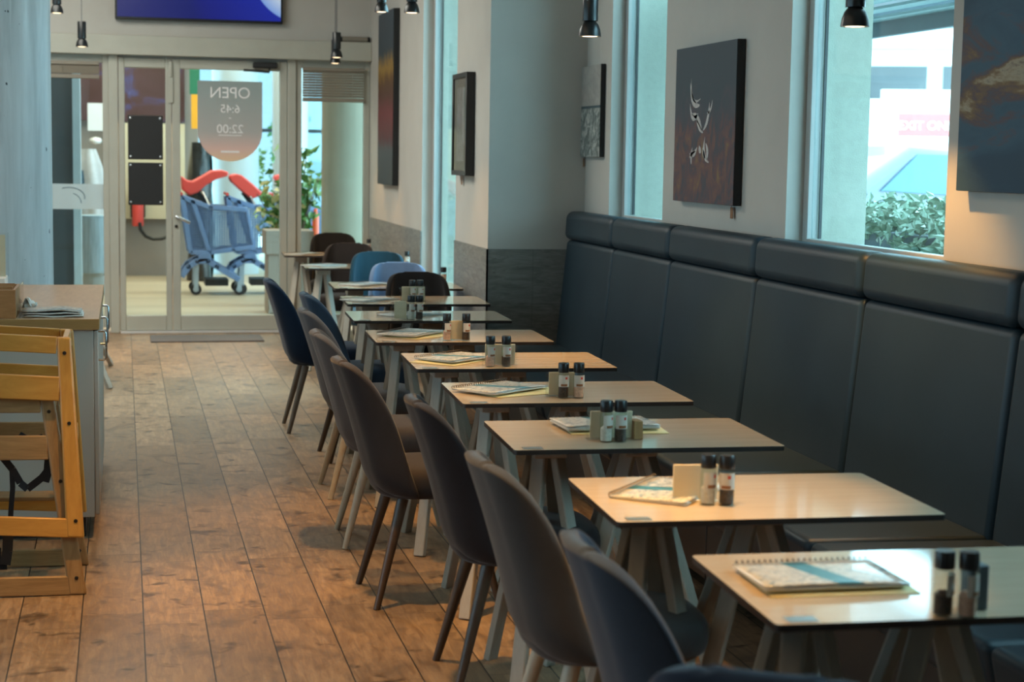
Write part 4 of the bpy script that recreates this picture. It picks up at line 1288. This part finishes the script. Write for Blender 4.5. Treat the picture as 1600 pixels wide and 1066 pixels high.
# ------------------------------------------------------------------ stacked wooden high chairs
def high_chair(loc, tilt, label, mh, mv, straps, ins=0.085):
    t = thing('high_chair', label, 'high chair', loc, 0, 'stacked wooden high chairs')
    t.rotation_euler = (0, R(tilt), 0)
    W, Dp, Hh = 0.50, 0.44, 0.70
    lean, th = 0.10, 0.020
    def P(side, end, z):
        k = z / Hh
        x = (-ins * k) if side > 0 else (-W + ins * k)
        y = (lean * k) if end == 0 else (Dp - lean * k * 0.6)
        return Vector((x, y, z))
    for side, sn in ((1, 'right'), (-1, 'left')):
        for end in (0, 1):
            wd = 0.062
            b0, b1 = P(side, end, 0.0), P(side, end, Hh)
            dx = -wd if side > 0 else wd
            w1 = dx * 0.80
            mb = MB()
            y2 = th
            mb.hexa([(b0.x, b0.y, 0), (b0.x + dx, b0.y, 0), (b0.x + dx, b0.y + y2, 0), (b0.x, b0.y + y2, 0)],
                    [(b1.x, b1.y, Hh), (b1.x + w1, b1.y, Hh), (b1.x + w1, b1.y + y2, Hh), (b1.x, b1.y + y2, Hh)])
            p = mb.build('post', mv, t, 0.008, 3)
            for z in (0.06, 0.40, 0.645):
                q = P(side, end, z)
                s = MB().lathe([(0, 0), (0.007, 0), (0.006, 0.003), (0, 0.004)], seg=10).build('screw', M['screw'], p)
                s.matrix_local = Matrix.Translation((q.x + dx * 0.42, q.y - 0.0005, z)) @ Matrix.Rotation(R(90), 4, 'X')
    for end in (0, 1):
        for z0, z1 in ((0.0, 0.066), (0.475, 0.56), (0.64, 0.70)):
            l0, r0, l1, r1 = P(-1, end, z0), P(1, end, z0), P(-1, end, z1), P(1, end, z1)
            o_ = 0.055
            MB().hexa([(l0.x + o_, l0.y + 0.001, z0), (r0.x - o_, r0.y + 0.001, z0), (r0.x - o_, r0.y + th - 0.001, z0), (l0.x + o_, l0.y + th - 0.001, z0)],
                      [(l1.x + o_ * 0.85, l1.y + 0.001, z1), (r1.x - o_ * 0.85, r1.y + 0.001, z1), (r1.x - o_ * 0.85, r1.y + th - 0.001, z1), (l1.x + o_ * 0.85, l1.y + th - 0.001, z1)]).build('rail', mh, t, 0.004, 2)
    for side in (-1, 1):
        for z0, z1 in ((0.64, 0.70), (0.30, 0.35)):
            f0, r0 = P(side, 0, z0), P(side, 1, z0)
            f1, r1 = P(side, 0, z1), P(side, 1, z1)
            d0 = -0.008 if side > 0 else 0.008
            d1 = -0.030 if side > 0 else 0.030
            MB().hexa([(f0.x + d0, f0.y + th, z0), (f0.x + d1, f0.y + th, z0), (r0.x + d1, r0.y, z0), (r0.x + d0, r0.y, z0)],
                      [(f1.x + d0, f1.y + th, z1), (f1.x + d1, f1.y + th, z1), (r1.x + d1, r1.y, z1), (r1.x + d0, r1.y, z1)]).build('side_rail', mh, t, 0.003, 1)
    if straps:
        MB().box(-W + 0.095, 0.18, 0.305, -0.095, 0.30, 0.32).build('seat_board', mh, t, 0.003, 1)
    for pts, wd in straps or []:
        mb = MB()
        for a, c in zip(pts, pts[1:]):
            mb.beam(a, c, wd, 0.003, 0, up=(0.1, 1, 0.1))
        mb.build('strap', M['strap'], t)
    return t
HX, HY = -0.138, 6.10
low_straps = [([(-0.24, 0.13, 0.555), (-0.20, 0.13, 0.53), (-0.155, 0.13, 0.545)], 0.03),
              ([(-0.30, 0.14, 0.48), (-0.262, 0.14, 0.43), (-0.235, 0.14, 0.38), (-0.21, 0.13, 0.36), (-0.16, 0.13, 0.40), (-0.13, 0.13, 0.44)], 0.026),
              ([(-0.265, 0.15, 0.44), (-0.262, 0.15, 0.36), (-0.268, 0.15, 0.28), (-0.272, 0.15, 0.20)], 0.018),
              ([(-0.135, 0.13, 0.48), (-0.14, 0.13, 0.42), (-0.15, 0.13, 0.385)], 0.03),
              ([(-0.275, 0.11, 0.21), (-0.278, 0.11, 0.14), (-0.285, 0.11, 0.09)], 0.036),
              ([(-0.31, 0.12, 0.15), (-0.31, 0.12, 0.08), (-0.28, 0.12, 0.08)], 0.02)]
high_chair((HX, HY, 0.0), 0.8, 'lower worn wooden high chair of the stack, standing on the floor', M['oldpine'], M['oldpine_v'], low_straps, 0.118)
high_chair((HX - 0.006, HY - 0.004, 0.206), 3.6, 'upper honey pine high chair nested on the stack before the counter', M['pine'], M['pine_v'], None)

def leaf_at(mb, c, rnd, size, mi=0):
    d = Vector((rnd.uniform(-1, 1), rnd.uniform(-1, 1), rnd.uniform(-0.6, 0.8))).normalized()
    sd = d.cross(Vector((rnd.uniform(-1, 1), rnd.uniform(-1, 1), rnd.uniform(-1, 1)))).normalized()
    nrm = d.cross(sd)
    c = Vector(c)
    L_, W_ = size * rnd.uniform(0.7, 1.2), size * 0.30
    vs = [c, c + d * L_ * 0.4 + sd * W_ + nrm * 0.1 * L_, c + d * L_ - nrm * 0.1 * L_, c + d * L_ * 0.4 - sd * W_ + nrm * 0.1 * L_]
    mb.add(vs, [(0, 1, 2, 3)], mi)

# ------------------------------------------------------------------ entrance hall outside the doors
struct('floor_hall', MB().box(-4, YD + 0.15, -0.1, 5.0, 27.0, -0.003), M['hallfloor'], 'pale tiled floor of the covered entrance outside', 'floor')
struct('ceiling_hall', MB().box(-4, YD + 0.2, 4.0, 5.0, 27.0, 4.1), M['ceiling'], 'ceiling of the covered entrance', 'ceiling')
struct('wall_hall', MB().box(-4, 22.0, 0, 0.93, 22.2, 4.0).box(-4.2, YD + 0.2, 0, -4.0, 22.0, 4.0), M['taupewall'], 'taupe wall at the back of the covered entrance', 'wall')
struct('wall_hall', MB().box(4.8, YD + 0.2, 0, 5.0, 23.9, 4.0), M['palecol'], 'unseen pale wall added to shut sky light out of the hall', 'wall')  # out of view, added to block the open sky's light from the side
tag(MB().box(-0.06, 21.9, 1.93, 0.76, 21.97, 3.2).build('wall_poster', M['brownposter']), 'dark brown wall poster high behind the narrow door leaf', 'poster')
tag(MB().box(-0.06, 21.88, 0.72, 0.76, 21.97, 1.91).build('wall_panel', M['creamwall']), 'cream wall panel below the dark poster', 'panel')
t = thing('banner', 'green and orange banner hanging beside the dark poster', 'banner', (0.86, 21.6, 1.85))
MB().box(-0.05, 0, 0.42, 0.075, 0.012, 1.1).build('green_field', M['green'], t)
MB().box(-0.03, -0.001, 0.0, 0.055, 0.011, 0.42).build('orange_field', M['orange'], t)
tag(MB().lathe([(0.30, 0.0), (0.30, 4.0)], (1.42, 22.4, 0), 32).build('hall_column', M['palecol']), 'round pale column of the entrance hall behind the OPEN sticker', 'column')
tag(MB().lathe([(0.22, 0.0), (0.22, 4.0)], (2.02, 21.3, 0), 32).build('hall_column', M['palecol']), 'pale blue column behind the leafy plant', 'column')
t = thing('foil_sack', 'black foil covered stack behind the carts', 'sack', (0.915, 21.2, 0))
MB().grid(20, 14, lambda u, v: ((0.15 + 0.02 * math.sin(17 * u + 9 * v)) * math.cos(2 * math.pi * u) * (1 - 0.25 * v ** 6), (0.22 + 0.02 * math.sin(13 * v + 25 * u)) * math.sin(2 * math.pi * u) * (1 - 0.25 * v ** 6), 1.68 * v)).build('foil', M['blackfoil'], t, 0, 2, 60)
MB().box(-0.10, -0.12, 0, 0.10, 0.12, 1.675).build('filling', M['blackfoil'], t)
# fire extinguisher with hose
t = thing('fire_extinguisher', 'red extinguisher with looped black hose seen below the black boards', 'extinguisher', (0.175, 21.6, 0.64))
MB().lathe([(0.0, 0.0), (0.065, 0.0), (0.07, 0.02), (0.07, 0.45), (0.05, 0.52), (0.025, 0.55), (0.025, 0.58), (0.0, 0.58)], seg=20).build('cylinder', M['cartred'], t)
MB().box(-0.04, -0.02, 0.58, 0.06, 0.02, 0.62).build('valve', M['black_matte'], t, 0.004)
MB().tube([(0.02, -0.1, 0.05), (0.03, -0.1, -0.04), (0.09, -0.1, -0.12), (0.18, -0.1, -0.155), (0.28, -0.1, -0.15), (0.36, -0.1, -0.12), (0.42, -0.1, -0.11)], 0.022, 10).build('hose', M['hose'], t)
MB().box(-0.09, 0.09, 0.1, 0.09, 0.25, 0.4).build('bracket', M['black_matte'], t)
# glazed side of the hall
struct('window_7', MB().box(2.45, 24.0, 0, 4.9, 24.02, 4.0), M['glass'], 'glazed end of the entrance hall', 'window')
mb = MB()
for x in (1.75, 2.45, 3.2, 4.0):
    mb.box(x, 23.9, 0, x + 0.05, 24.0, 4.0)
mb.box(1.2, 23.9, 1.85, 4.9, 24.0, 1.90)
struct('trim_9', mb, M['darkgasket'], 'dark glazing bars of the hall', 'glazing bars')
# greenery and a facade beyond the hall glazing
t = thing('office_facade', 'pale grey facade far beyond the glazed end of the entrance hall', 'building', (5, 33, 0))
MB().box(-7, 0, 0, 9, 3, 9).build('wall', M['facade'], t)
for k in range(7):
    MB().box(-6.5 + 2.1 * k, -0.05, 3.2, -5.2 + 2.1 * k, 0.05, 5.2).build('window', M['bluepaint'], t)
for q, (sx_, sy_, lab_) in enumerate([(1.78, 25.4, 'yellow green shrub outside the hall glazing below the OPEN sticker'), (2.35, 25.2, 'taller green shrub outside the hall glazing beside the leafy plant')]):
    rnd = random.Random(20 + q)
    t = thing('shrub', lab_, 'shrub', (sx_, sy_, 0), 0, 'shrubs outside the hall glazing')
    MB().tube([(0, 0, 0), (0.02, 0.02, 0.6), (0.0, 0.05, 1.2)], [0.03, 0.022, 0.01], 8).build('stem', M['stem'], t)
    fl_ = MB()
    for k in range(420):
        a_ = rnd.uniform(0, 6.28)
        r_ = 0.26 * math.sqrt(rnd.random())
        leaf_at(fl_, (r_ * math.cos(a_), r_ * math.sin(a_), 0.5 + rnd.random() * (1.15 + 0.35 * q)), rnd, 0.11)
    fl_.build('foliage', M['leaf'] if q else M['leaf_l'], t, 0, 2, 0)
# carts
def cart(px, py, label, n):
    t = thing('shopping_cart', label, 'cart', (px, py, 0), 0, 'blue plastic shopping carts')
    t.scale = (1, 1 - 0.13 * n, 1)
    K = 0.00162
    def C(u, v):
        return ((u - 270) * K, (985 - v) * K)
    hw = 0.27
    for sy, nm in ((-hw, 'near'), (hw, 'far')):
        fr = MB()
        def bar(pts, w_, h_=0.03):
            q = [C(*p) for p in pts]
            for a, c in zip(q, q[1:]):
                fr.beam((a[0], sy, a[1]), (c[0], sy, c[1]), h_, w_, 0, up=(0, 1, 0))
            for a in q[1:-1]:
                fr.tube([(a[0], sy - w_ / 2, a[1]), (a[0], sy + w_ / 2, a[1])], h_ / 2, 10)
        bar([(60, 320), (115, 700)], 0.035, 0.05)
        bar([(60, 322), (130, 350), (250, 390), (490, 402)], 0.035, 0.05)
        bar([(130, 345), (240, 700)], 0.035, 0.045)
        bar([(115, 695), (240, 695), (400, 675), (540, 655)], 0.035, 0.045)
        bar([(490, 402), (540, 655)], 0.03, 0.035)
        bar([(55, 860), (100, 790), (160, 752), (230, 752), (290, 790), (440, 880)], 0.05, 0.06)
        bar([(200, 700), (215, 750)], 0.05, 0.13)
        fr.build('side_frame', M['cartblue'], t, 0.004, 1)
        pan = MB()
        P0 = [C(*p) for p in [(72, 335), (128, 352), (232, 690), (122, 690)]]
        pan.prism(P0, 'y', sy - 0.004, sy + 0.004)
        P1 = [C(*p) for p in [(140, 358), (250, 398), (482, 410), (530, 650), (400, 668), (244, 690)]]
        pan.prism(P1, 'y', sy - 0.004, sy + 0.004)
        pan.build('basket_mesh', M['cartmesh'], t, 0, 2, 0)
    # bottom and front of the basket
    b0, b1 = C(115, 695), C(540, 655)
    MB().hexa([(b0[0], -hw, b0[1]), (b1[0], -hw, b1[1]), (b1[0], hw, b1[1]), (b0[0], hw, b0[1])], [(b0[0], -hw, b0[1] + 0.008), (b1[0], -hw, b1[1] + 0.008), (b1[0], hw, b1[1] + 0.008), (b0[0], hw, b0[1] + 0.008)]).build('basket_floor', M['cartmesh'], t, 0, 2, 0)
    f0, f1 = C(490, 402), C(540, 655)
    MB().hexa([(f1[0], -hw, f1[1]), (f1[0] + 0.008, -hw, f1[1]), (f1[0] + 0.008, hw, f1[1]), (f1[0], hw, f1[1])], [(f0[0], -hw, f0[1]), (f0[0] + 0.008, -hw, f0[1]), (f0[0] + 0.008, hw, f0[1]), (f0[0], hw, f0[1])]).build('basket_front', M['cartmesh'], t, 0, 2, 0)
    MB().tube([(C(55, 300)[0], -hw - 0.02, C(0, 300)[1]), (C(55, 300)[0], hw + 0.02, C(0, 300)[1])], 0.017, 10).build('handle', M['cartred'], t)
    # child seat: a deep red shell, on the second cart tipped forward
    if n == 0:
        out = [(58, 182), (100, 212), (135, 216), (200, 180), (262, 142), (330, 138), (374, 152), (366, 178), (290, 202), (225, 240), (165, 292), (112, 312), (62, 274)]
    else:
        out = [(72, 190), (84, 170), (120, 163), (152, 170), (220, 222), (292, 286), (286, 306), (232, 330), (205, 322), (130, 262), (84, 218)]
    MB().prism([C(*p) for p in out], 'y', -0.20, 0.20).build('child_seat', M['cartred'], t, 0.018, 3)
    MB().beam((C(170, 290)[0], 0, C(0, 290)[1]), (C(240, 380)[0], 0, C(0, 385)[1]), 0.05, 0.05).build('seat_bracket', M['black_matte'], t)
    MB().tube([(C(200, 290)[0], -0.16, C(0, 285)[1]), (C(250, 395)[0], -hw, C(0, 395)[1])], 0.012, 8).tube([(C(200, 290)[0], 0.16, C(0, 285)[1]), (C(250, 395)[0], hw, C(0, 395)[1])], 0.012, 8).build('seat_stay', M['steel'], t)
    for u, rr in ((150, 0.062), (440, 0.062)):
        for sy in (-0.22, 0.22):
            x, z = C(u, 0)[0], rr
            wl = MB().tube([(x, sy - 0.018, z), (x, sy + 0.018, z)], rr, 20).build('wheel', M['tyre'], t)
            MB().tube([(x, sy - 0.0195, z), (x, sy + 0.0195, z)], rr * 0.5, 14).build('hub', M['hub'], wl)
            zt_ = C(u, 780)[1] if u < 200 else C(u, 875)[1]
            MB().beam((x, sy - 0.026, z - 0.01), (x + 0.01, sy - 0.026, zt_ + 0.02), 0.05, 0.008, 0, up=(0, 1, 0)).beam((x, sy + 0.026, z - 0.01), (x + 0.01, sy + 0.026, zt_ + 0.02), 0.05, 0.008, 0, up=(0, 1, 0)).build('fork', M['hub'], t)
    MB().box(C(215, 0)[0], -0.2, C(0, 925)[1], C(370, 0)[0], 0.2, C(0, 880)[1]).build('base_tray', M['black_matte'], t, 0.003)
    return t
cart(0.965, 19.2, 'nearest blue shopping cart with red child seat beyond the glass door', 0)
cart(1.465, 19.25, 'second blue cart nested into the first, its red seat tilted up', 1)
cart(1.965, 19.3, 'third blue cart hidden behind the leafy plant', 2)
# pedestal and plant by the door
t = thing('pedestal', 'grey brown square pedestal outside the door beside the carts', 'pedestal', (1.585, 16.95, 0))
MB().box(-0.21, -0.21, 0, 0.21, 0.21, 0.70).build('body', M['pedestal'], t, 0.006)
MB().box(-0.235, -0.235, 0.58, 0.235, 0.235, 0.815).build('collar', M['pedestal'], t, 0.006)
rnd = random.Random(3)
t = thing('potted_plant', 'leafy green and yellow plant outside the door behind the pedestal', 'plant', (1.70, 17.75, 0))
MB().lathe([(0.0, 0), (0.15, 0), (0.20, 0.36), (0.185, 0.36), (0.17, 0.32), (0.0, 0.32)], seg=24).build('pot', M['planterdark'], t)
st = MB()
fol, foy = MB(), MB()
for k in range(16):
    a = rnd.uniform(0, 6.28)
    rr = rnd.uniform(0.12, 0.46)
    top = (rr * math.cos(a), rr * math.sin(a), rnd.uniform(0.95, 1.62))
    st.tube([(0.03 * math.cos(a), 0.03 * math.sin(a), 0.32), (top[0] * 0.4, top[1] * 0.4, 0.8), top], [0.012, 0.008, 0.004], 6)
    for j in range(26):
        f_ = rnd.uniform(0.25, 1.0)
        p = (top[0] * f_ + rnd.gauss(0, 0.07), top[1] * f_ + rnd.gauss(0, 0.07), 0.5 + (top[2] - 0.5) * f_ + rnd.gauss(0, 0.06))
        leaf_at(foy if (rnd.random() < 0.45 and p[0] < 0.05) else fol, p, rnd, 0.13)
st.build('stems', M['stem'], t)
fol.build('foliage', M['leaf'], t, 0, 2, 0)
foy.build('yellow_foliage', M['leaf_y'], t, 0, 2, 0)
# big round pillar seen through the right panel and things behind it
tag(MB().lathe([(0.42, 0.0), (0.42, 4.0)], (2.30, 16.6, 0), 40).build('hall_column', M['beigecol']), 'large beige column filling the right glazed panel', 'column')
tag(MB().lathe([(0.036, 0), (0.036, 0.27), (0.02, 0.32), (0.02, 0.36)], (2.02, 18.4, 0.62), 14).build('red_bottle', M['redorange']), 'small orange red bottle outside between plant and beige column', 'bottle')
tag(MB().box(1.96, 18.25, 0, 2.3, 18.55, 0.62).build('side_cabinet', M['palecol'], None, 0.004), 'pale box under the orange red bottle outside', 'box')
# left view: dark panel, pale post, hanging cloth, display
tag(MB().box(-1.6, 17.6, 0, -0.485, 17.75, 3.3).build('slate_partition', M['darkwall']), 'dark slate partition seen through the left glazed panel', 'partition')
tag(MB().box(-0.484, 17.55, 0, -0.41, 17.8, 3.3).build('partition_post', M['palecol']), 'pale blue post at the edge of the slate partition', 'post')
tag(MB().box(-0.62, 21.85, 1.93, -0.10, 21.97, 3.2).build('wall_poster', M['brownposter']), 'dark poster over the pinkish wall behind the left glazing', 'poster')
tag(MB().box(-0.41, 21.3, 1.80, -0.18, 21.33, 2.13).build('light_sign', M['white']), 'small white sign with pale print behind the left glazing', 'sign')
tag(MB().lathe([(0.0, -0.045), (0.06, -0.03), (0.075, 0.0), (0.06, 0.03), (0.0, 0.045)], (-0.32, 21.3, 1.68), 16).build('wall_lamp', M['signwhite']), 'small oval white lamp below the white sign', 'lamp')
t = thing('hanging_garment', 'pale grey garment shape standing behind the left glazing', 'garment', (-0.34, 20.6, 0))
def garm(u, v):
    a = 2 * math.pi * u
    wv = 1 + 0.12 * math.sin(5 * a + 3 * v)
    prof = [0.20, 0.19, 0.17, 0.16, 0.17, 0.19, 0.17, 0.09]
    i = v * 7
    k = min(int(i), 6)
    r_ = prof[k] * (1 - (i - k)) + prof[k + 1] * (i - k)
    return (r_ * wv * math.cos(a) * 0.85 - 0.05 * v, r_ * wv * math.sin(a) * 0.7, 0.02 + 1.56 * v)
MB().grid(28, 16, garm).build('cloth', M['coat'], t, 0, 2, 70)
MB().grid(16, 8, lambda u, v: (-0.17 + 0.10 * math.cos(6.28 * u) * (1 - 0.4 * v), -0.10 + 0.05 * math.sin(6.28 * u), 0.95 + 0.38 * v)).build('dark_sleeve', M['skin_dark'], t, 0, 2, 70)
t = thing('draped_table', 'table under a pale blue drape behind the left glazing', 'table', (-0.30, 19.2, 0))
MB().grid(60, 6, lambda u, v: ((0.20 + 0.012 * math.sin(u * 90)) * (1 if abs(math.cos(6.28 * u)) > 0.0 else 1) * math.cos(6.28 * u), 0.24 * math.sin(6.28 * u), 0.24 + 0.60 * v)).build('drape', M['bluecloth'], t, 0, 2, 70)
MB().lathe([(0.0, 0.84), (0.21, 0.84), (0.21, 0.86), (0.0, 0.86)], seg=30).build('tabletop', M['bluecloth'], t)
MB().lathe([(0.16, 0.0), (0.16, 0.24)], seg=24).build('base', M['palecol'], t)

# ------------------------------------------------------------------ street outside the windows
struct('ground', MB().box(2.46, -20, -0.35, 60, 14.9, -0.25).box(5.1, 14.9, -0.35, 60, 70, -0.25), M['asphalt'], 'pale pavement of the street outside', 'ground')
struct('ground', MB().box(5.3, 8.0, -0.25, 60, 70, 0.22), M['asphalt'], 'raised pale street beyond the hedge', 'ground')
t = thing('planter', 'dark planter box with a hedge outside the street window', 'planter', (4.15, 7.6, -0.25))
MB().box(-0.25, -2.2, 0, 0.25, 1.6, 1.46).build('box', M['planterdark'], t, 0.01)
rnd = random.Random(5)
hd = MB()
for k in range(5200):
    y = rnd.uniform(-2.2, 1.6)
    bul = 0.06 * math.sin(y * 5) + 0.04 * math.sin(y * 11)
    z = 1.22 + rnd.random() ** 0.8 * (0.37 + bul)
    if z < 1.42 and y > 0.45:
        z = 1.42 + 0.15 * rnd.random()
    x = rnd.uniform(-0.36, 0.30) if z > 1.42 else rnd.uniform(-0.36, -0.26)
    leaf_at(hd, (x, y, z), rnd, 0.065)
o = hd.build('hedge', M['hedge'], t, 0, 2, 0)
o['kind'] = 'stuff'
# awning above the window
t = thing('awning', 'teal slatted awning above the street window outside', 'awning', (3.1, 6.5, 2.2))
mb = MB()
for k in range(9):
    mb.box(0.0 + 0.105 * k, -2.4, 0.36 - 0.028 * k, 0.10 + 0.105 * k, 3.4, 0.375 - 0.028 * k)
mb.build('slats', M['awning'], t)
MB().box(0.94, -2.4, 0.055, 0.98, 3.4, 0.20).build('front_beam', M['planterdark'], t, 0.004)
for y in (-2.2, 3.2):
    MB().beam((0.0, y, 0.42), (0.96, y, 0.15), 0.03, 0.03).build('bracket', M['planterdark'], t)

def ang_box(name, mt, parent, x0, y0, z0, x1, y1, z1, bev=0.02):
    return MB().box(x0, y0, z0, x1, y1, z1).build(name, mt, parent, bev, 3)
# parked car (pale blue), seen over the hedge
t = thing('car', 'pale blue parked car seen over the hedge', 'car', (7.45, 15.2, 0.22), R(20))
prof = [(-2.0, 0.35), (-2.05, 0.75), (-1.75, 0.95), (-1.0, 1.02), (-0.35, 1.46), (0.9, 1.50), (1.65, 1.10), (2.0, 1.02), (2.05, 0.40), (1.9, 0.30), (-1.85, 0.28)]
MB().prism([(-u, v) for u, v in prof], 'y', -0.82, 0.82).build('body', M['carblue'], t, 0.09, 4)
for sy in (-0.83, 0.83):
    MB().prism([(-u, v) for u, v in [(-0.85, 1.06), (-0.32, 1.40), (0.25, 1.43), (0.25, 1.06)]], 'y', sy - 0.012, sy + 0.012).build('side_window', M['carglass'], t, 0.005)
    MB().prism([(-u, v) for u, v in [(0.32, 1.06), (0.32, 1.43), (0.85, 1.43), (1.3, 1.10)]], 'y', sy - 0.012, sy + 0.012).build('side_window', M['carglass'], t, 0.005)
    for ux in (-1.25, 1.25):
        wl = MB().tube([(ux, sy * 0.84 , 0.31), (ux, sy * 1.02, 0.31)], 0.31, 24).build('wheel', M['tyre'], t)
        MB().tube([(ux, sy * 0.86, 0.31), (ux, sy * 1.035, 0.31)], 0.19, 20).build('hubcap', M['hub'], wl)
    MB().box(0.62, sy - 0.10 if sy < 0 else sy, 1.02, 0.80, sy if sy < 0 else sy + 0.10, 1.14).build('wing_mirror', M['black_matte'], t, 0.02)
MB().hexa([(0.36, -0.68, 1.455), (1.02, -0.72, 1.025), (1.02, 0.72, 1.025), (0.36, 0.68, 1.455)], [(0.38, -0.68, 1.475), (1.04, -0.72, 1.045), (1.04, 0.72, 1.045), (0.38, 0.68, 1.475)]).build('windscreen', M['carglass'], t)
# exit only sign
t = thing('exit_sign', 'red EXIT ONLY sign on a white board beyond the parked car', 'sign', (10.05, 20.2, 0.22), R(-22))
MB().box(-0.62, 0, 1.05, 0.62, 0.06, 2.28).build('board', M['white'], t, 0.01)
MB().box(-0.39, -0.012, 1.69, 0.39, 0.0, 1.98).build('red_panel', M['signred'], t)
o = put('lettering', text_mesh('EXIT ONLY', 0.155, M['signwhite'], 0.003), t)
o.location = (0, -0.017, 1.775); o.rotation_euler = (R(90), 0, 0)
for x in (-0.5, 0.5):
    MB().box(x - 0.04, 0.005, 0, x + 0.04, 0.055, 1.05).build('post', M['white'], t, 0.004)
# white van
t = thing('van', 'white van with a dark rear window behind the exit sign', 'van', (13.2, 26.5, 0.22), R(8))
prof = [(-2.3, 0.4), (-2.35, 1.1), (-2.1, 2.0), (-1.7, 2.35), (1.2, 2.42), (1.9, 1.6), (2.5, 1.35), (2.55, 0.5), (2.3, 0.35), (-2.2, 0.35)]
MB().prism(prof, 'y', -0.95, 0.95).build('body', M['white'], t, 0.16, 5)
for sy in (-0.96, 0.96):
    MB().prism([(0.55, 1.55), (0.55, 2.15), (1.15, 2.15), (1.7, 1.55)], 'y', sy - 0.012, sy + 0.012).build('side_window', M['carglass'], t, 0.006)
    for ux in (-1.5, 1.6):
        wl = MB().tube([(ux, sy * 0.86, 0.34), (ux, sy * 1.01, 0.34)], 0.34, 24).build('wheel', M['tyre'], t)
        MB().tube([(ux, sy * 0.88, 0.34), (ux, sy * 1.02, 0.34)], 0.2, 20).build('hubcap', M['hub'], wl)
# building across the street
t = thing('street_building', 'pale office building with rows of windows across the street', 'building', (21, 42, 0.22), R(-25))
MB().box(-14, 0, 0, 14, 6, 9).build('wall', M['white'], t)
for fl in range(3):
    for k in range(12):
        x = -13 + 2.2 * k
        wn = MB().box(x, -0.06, 2.3 + 2.6 * fl, x + 1.8, 0.02, 3.9 + 2.6 * fl).build('window', M['bluepaint'], t)
    MB().box(-14, -0.25, 1.75 + 2.6 * fl, 14, 0, 1.95 + 2.6 * fl).build('ledge', M['palecol'], t)
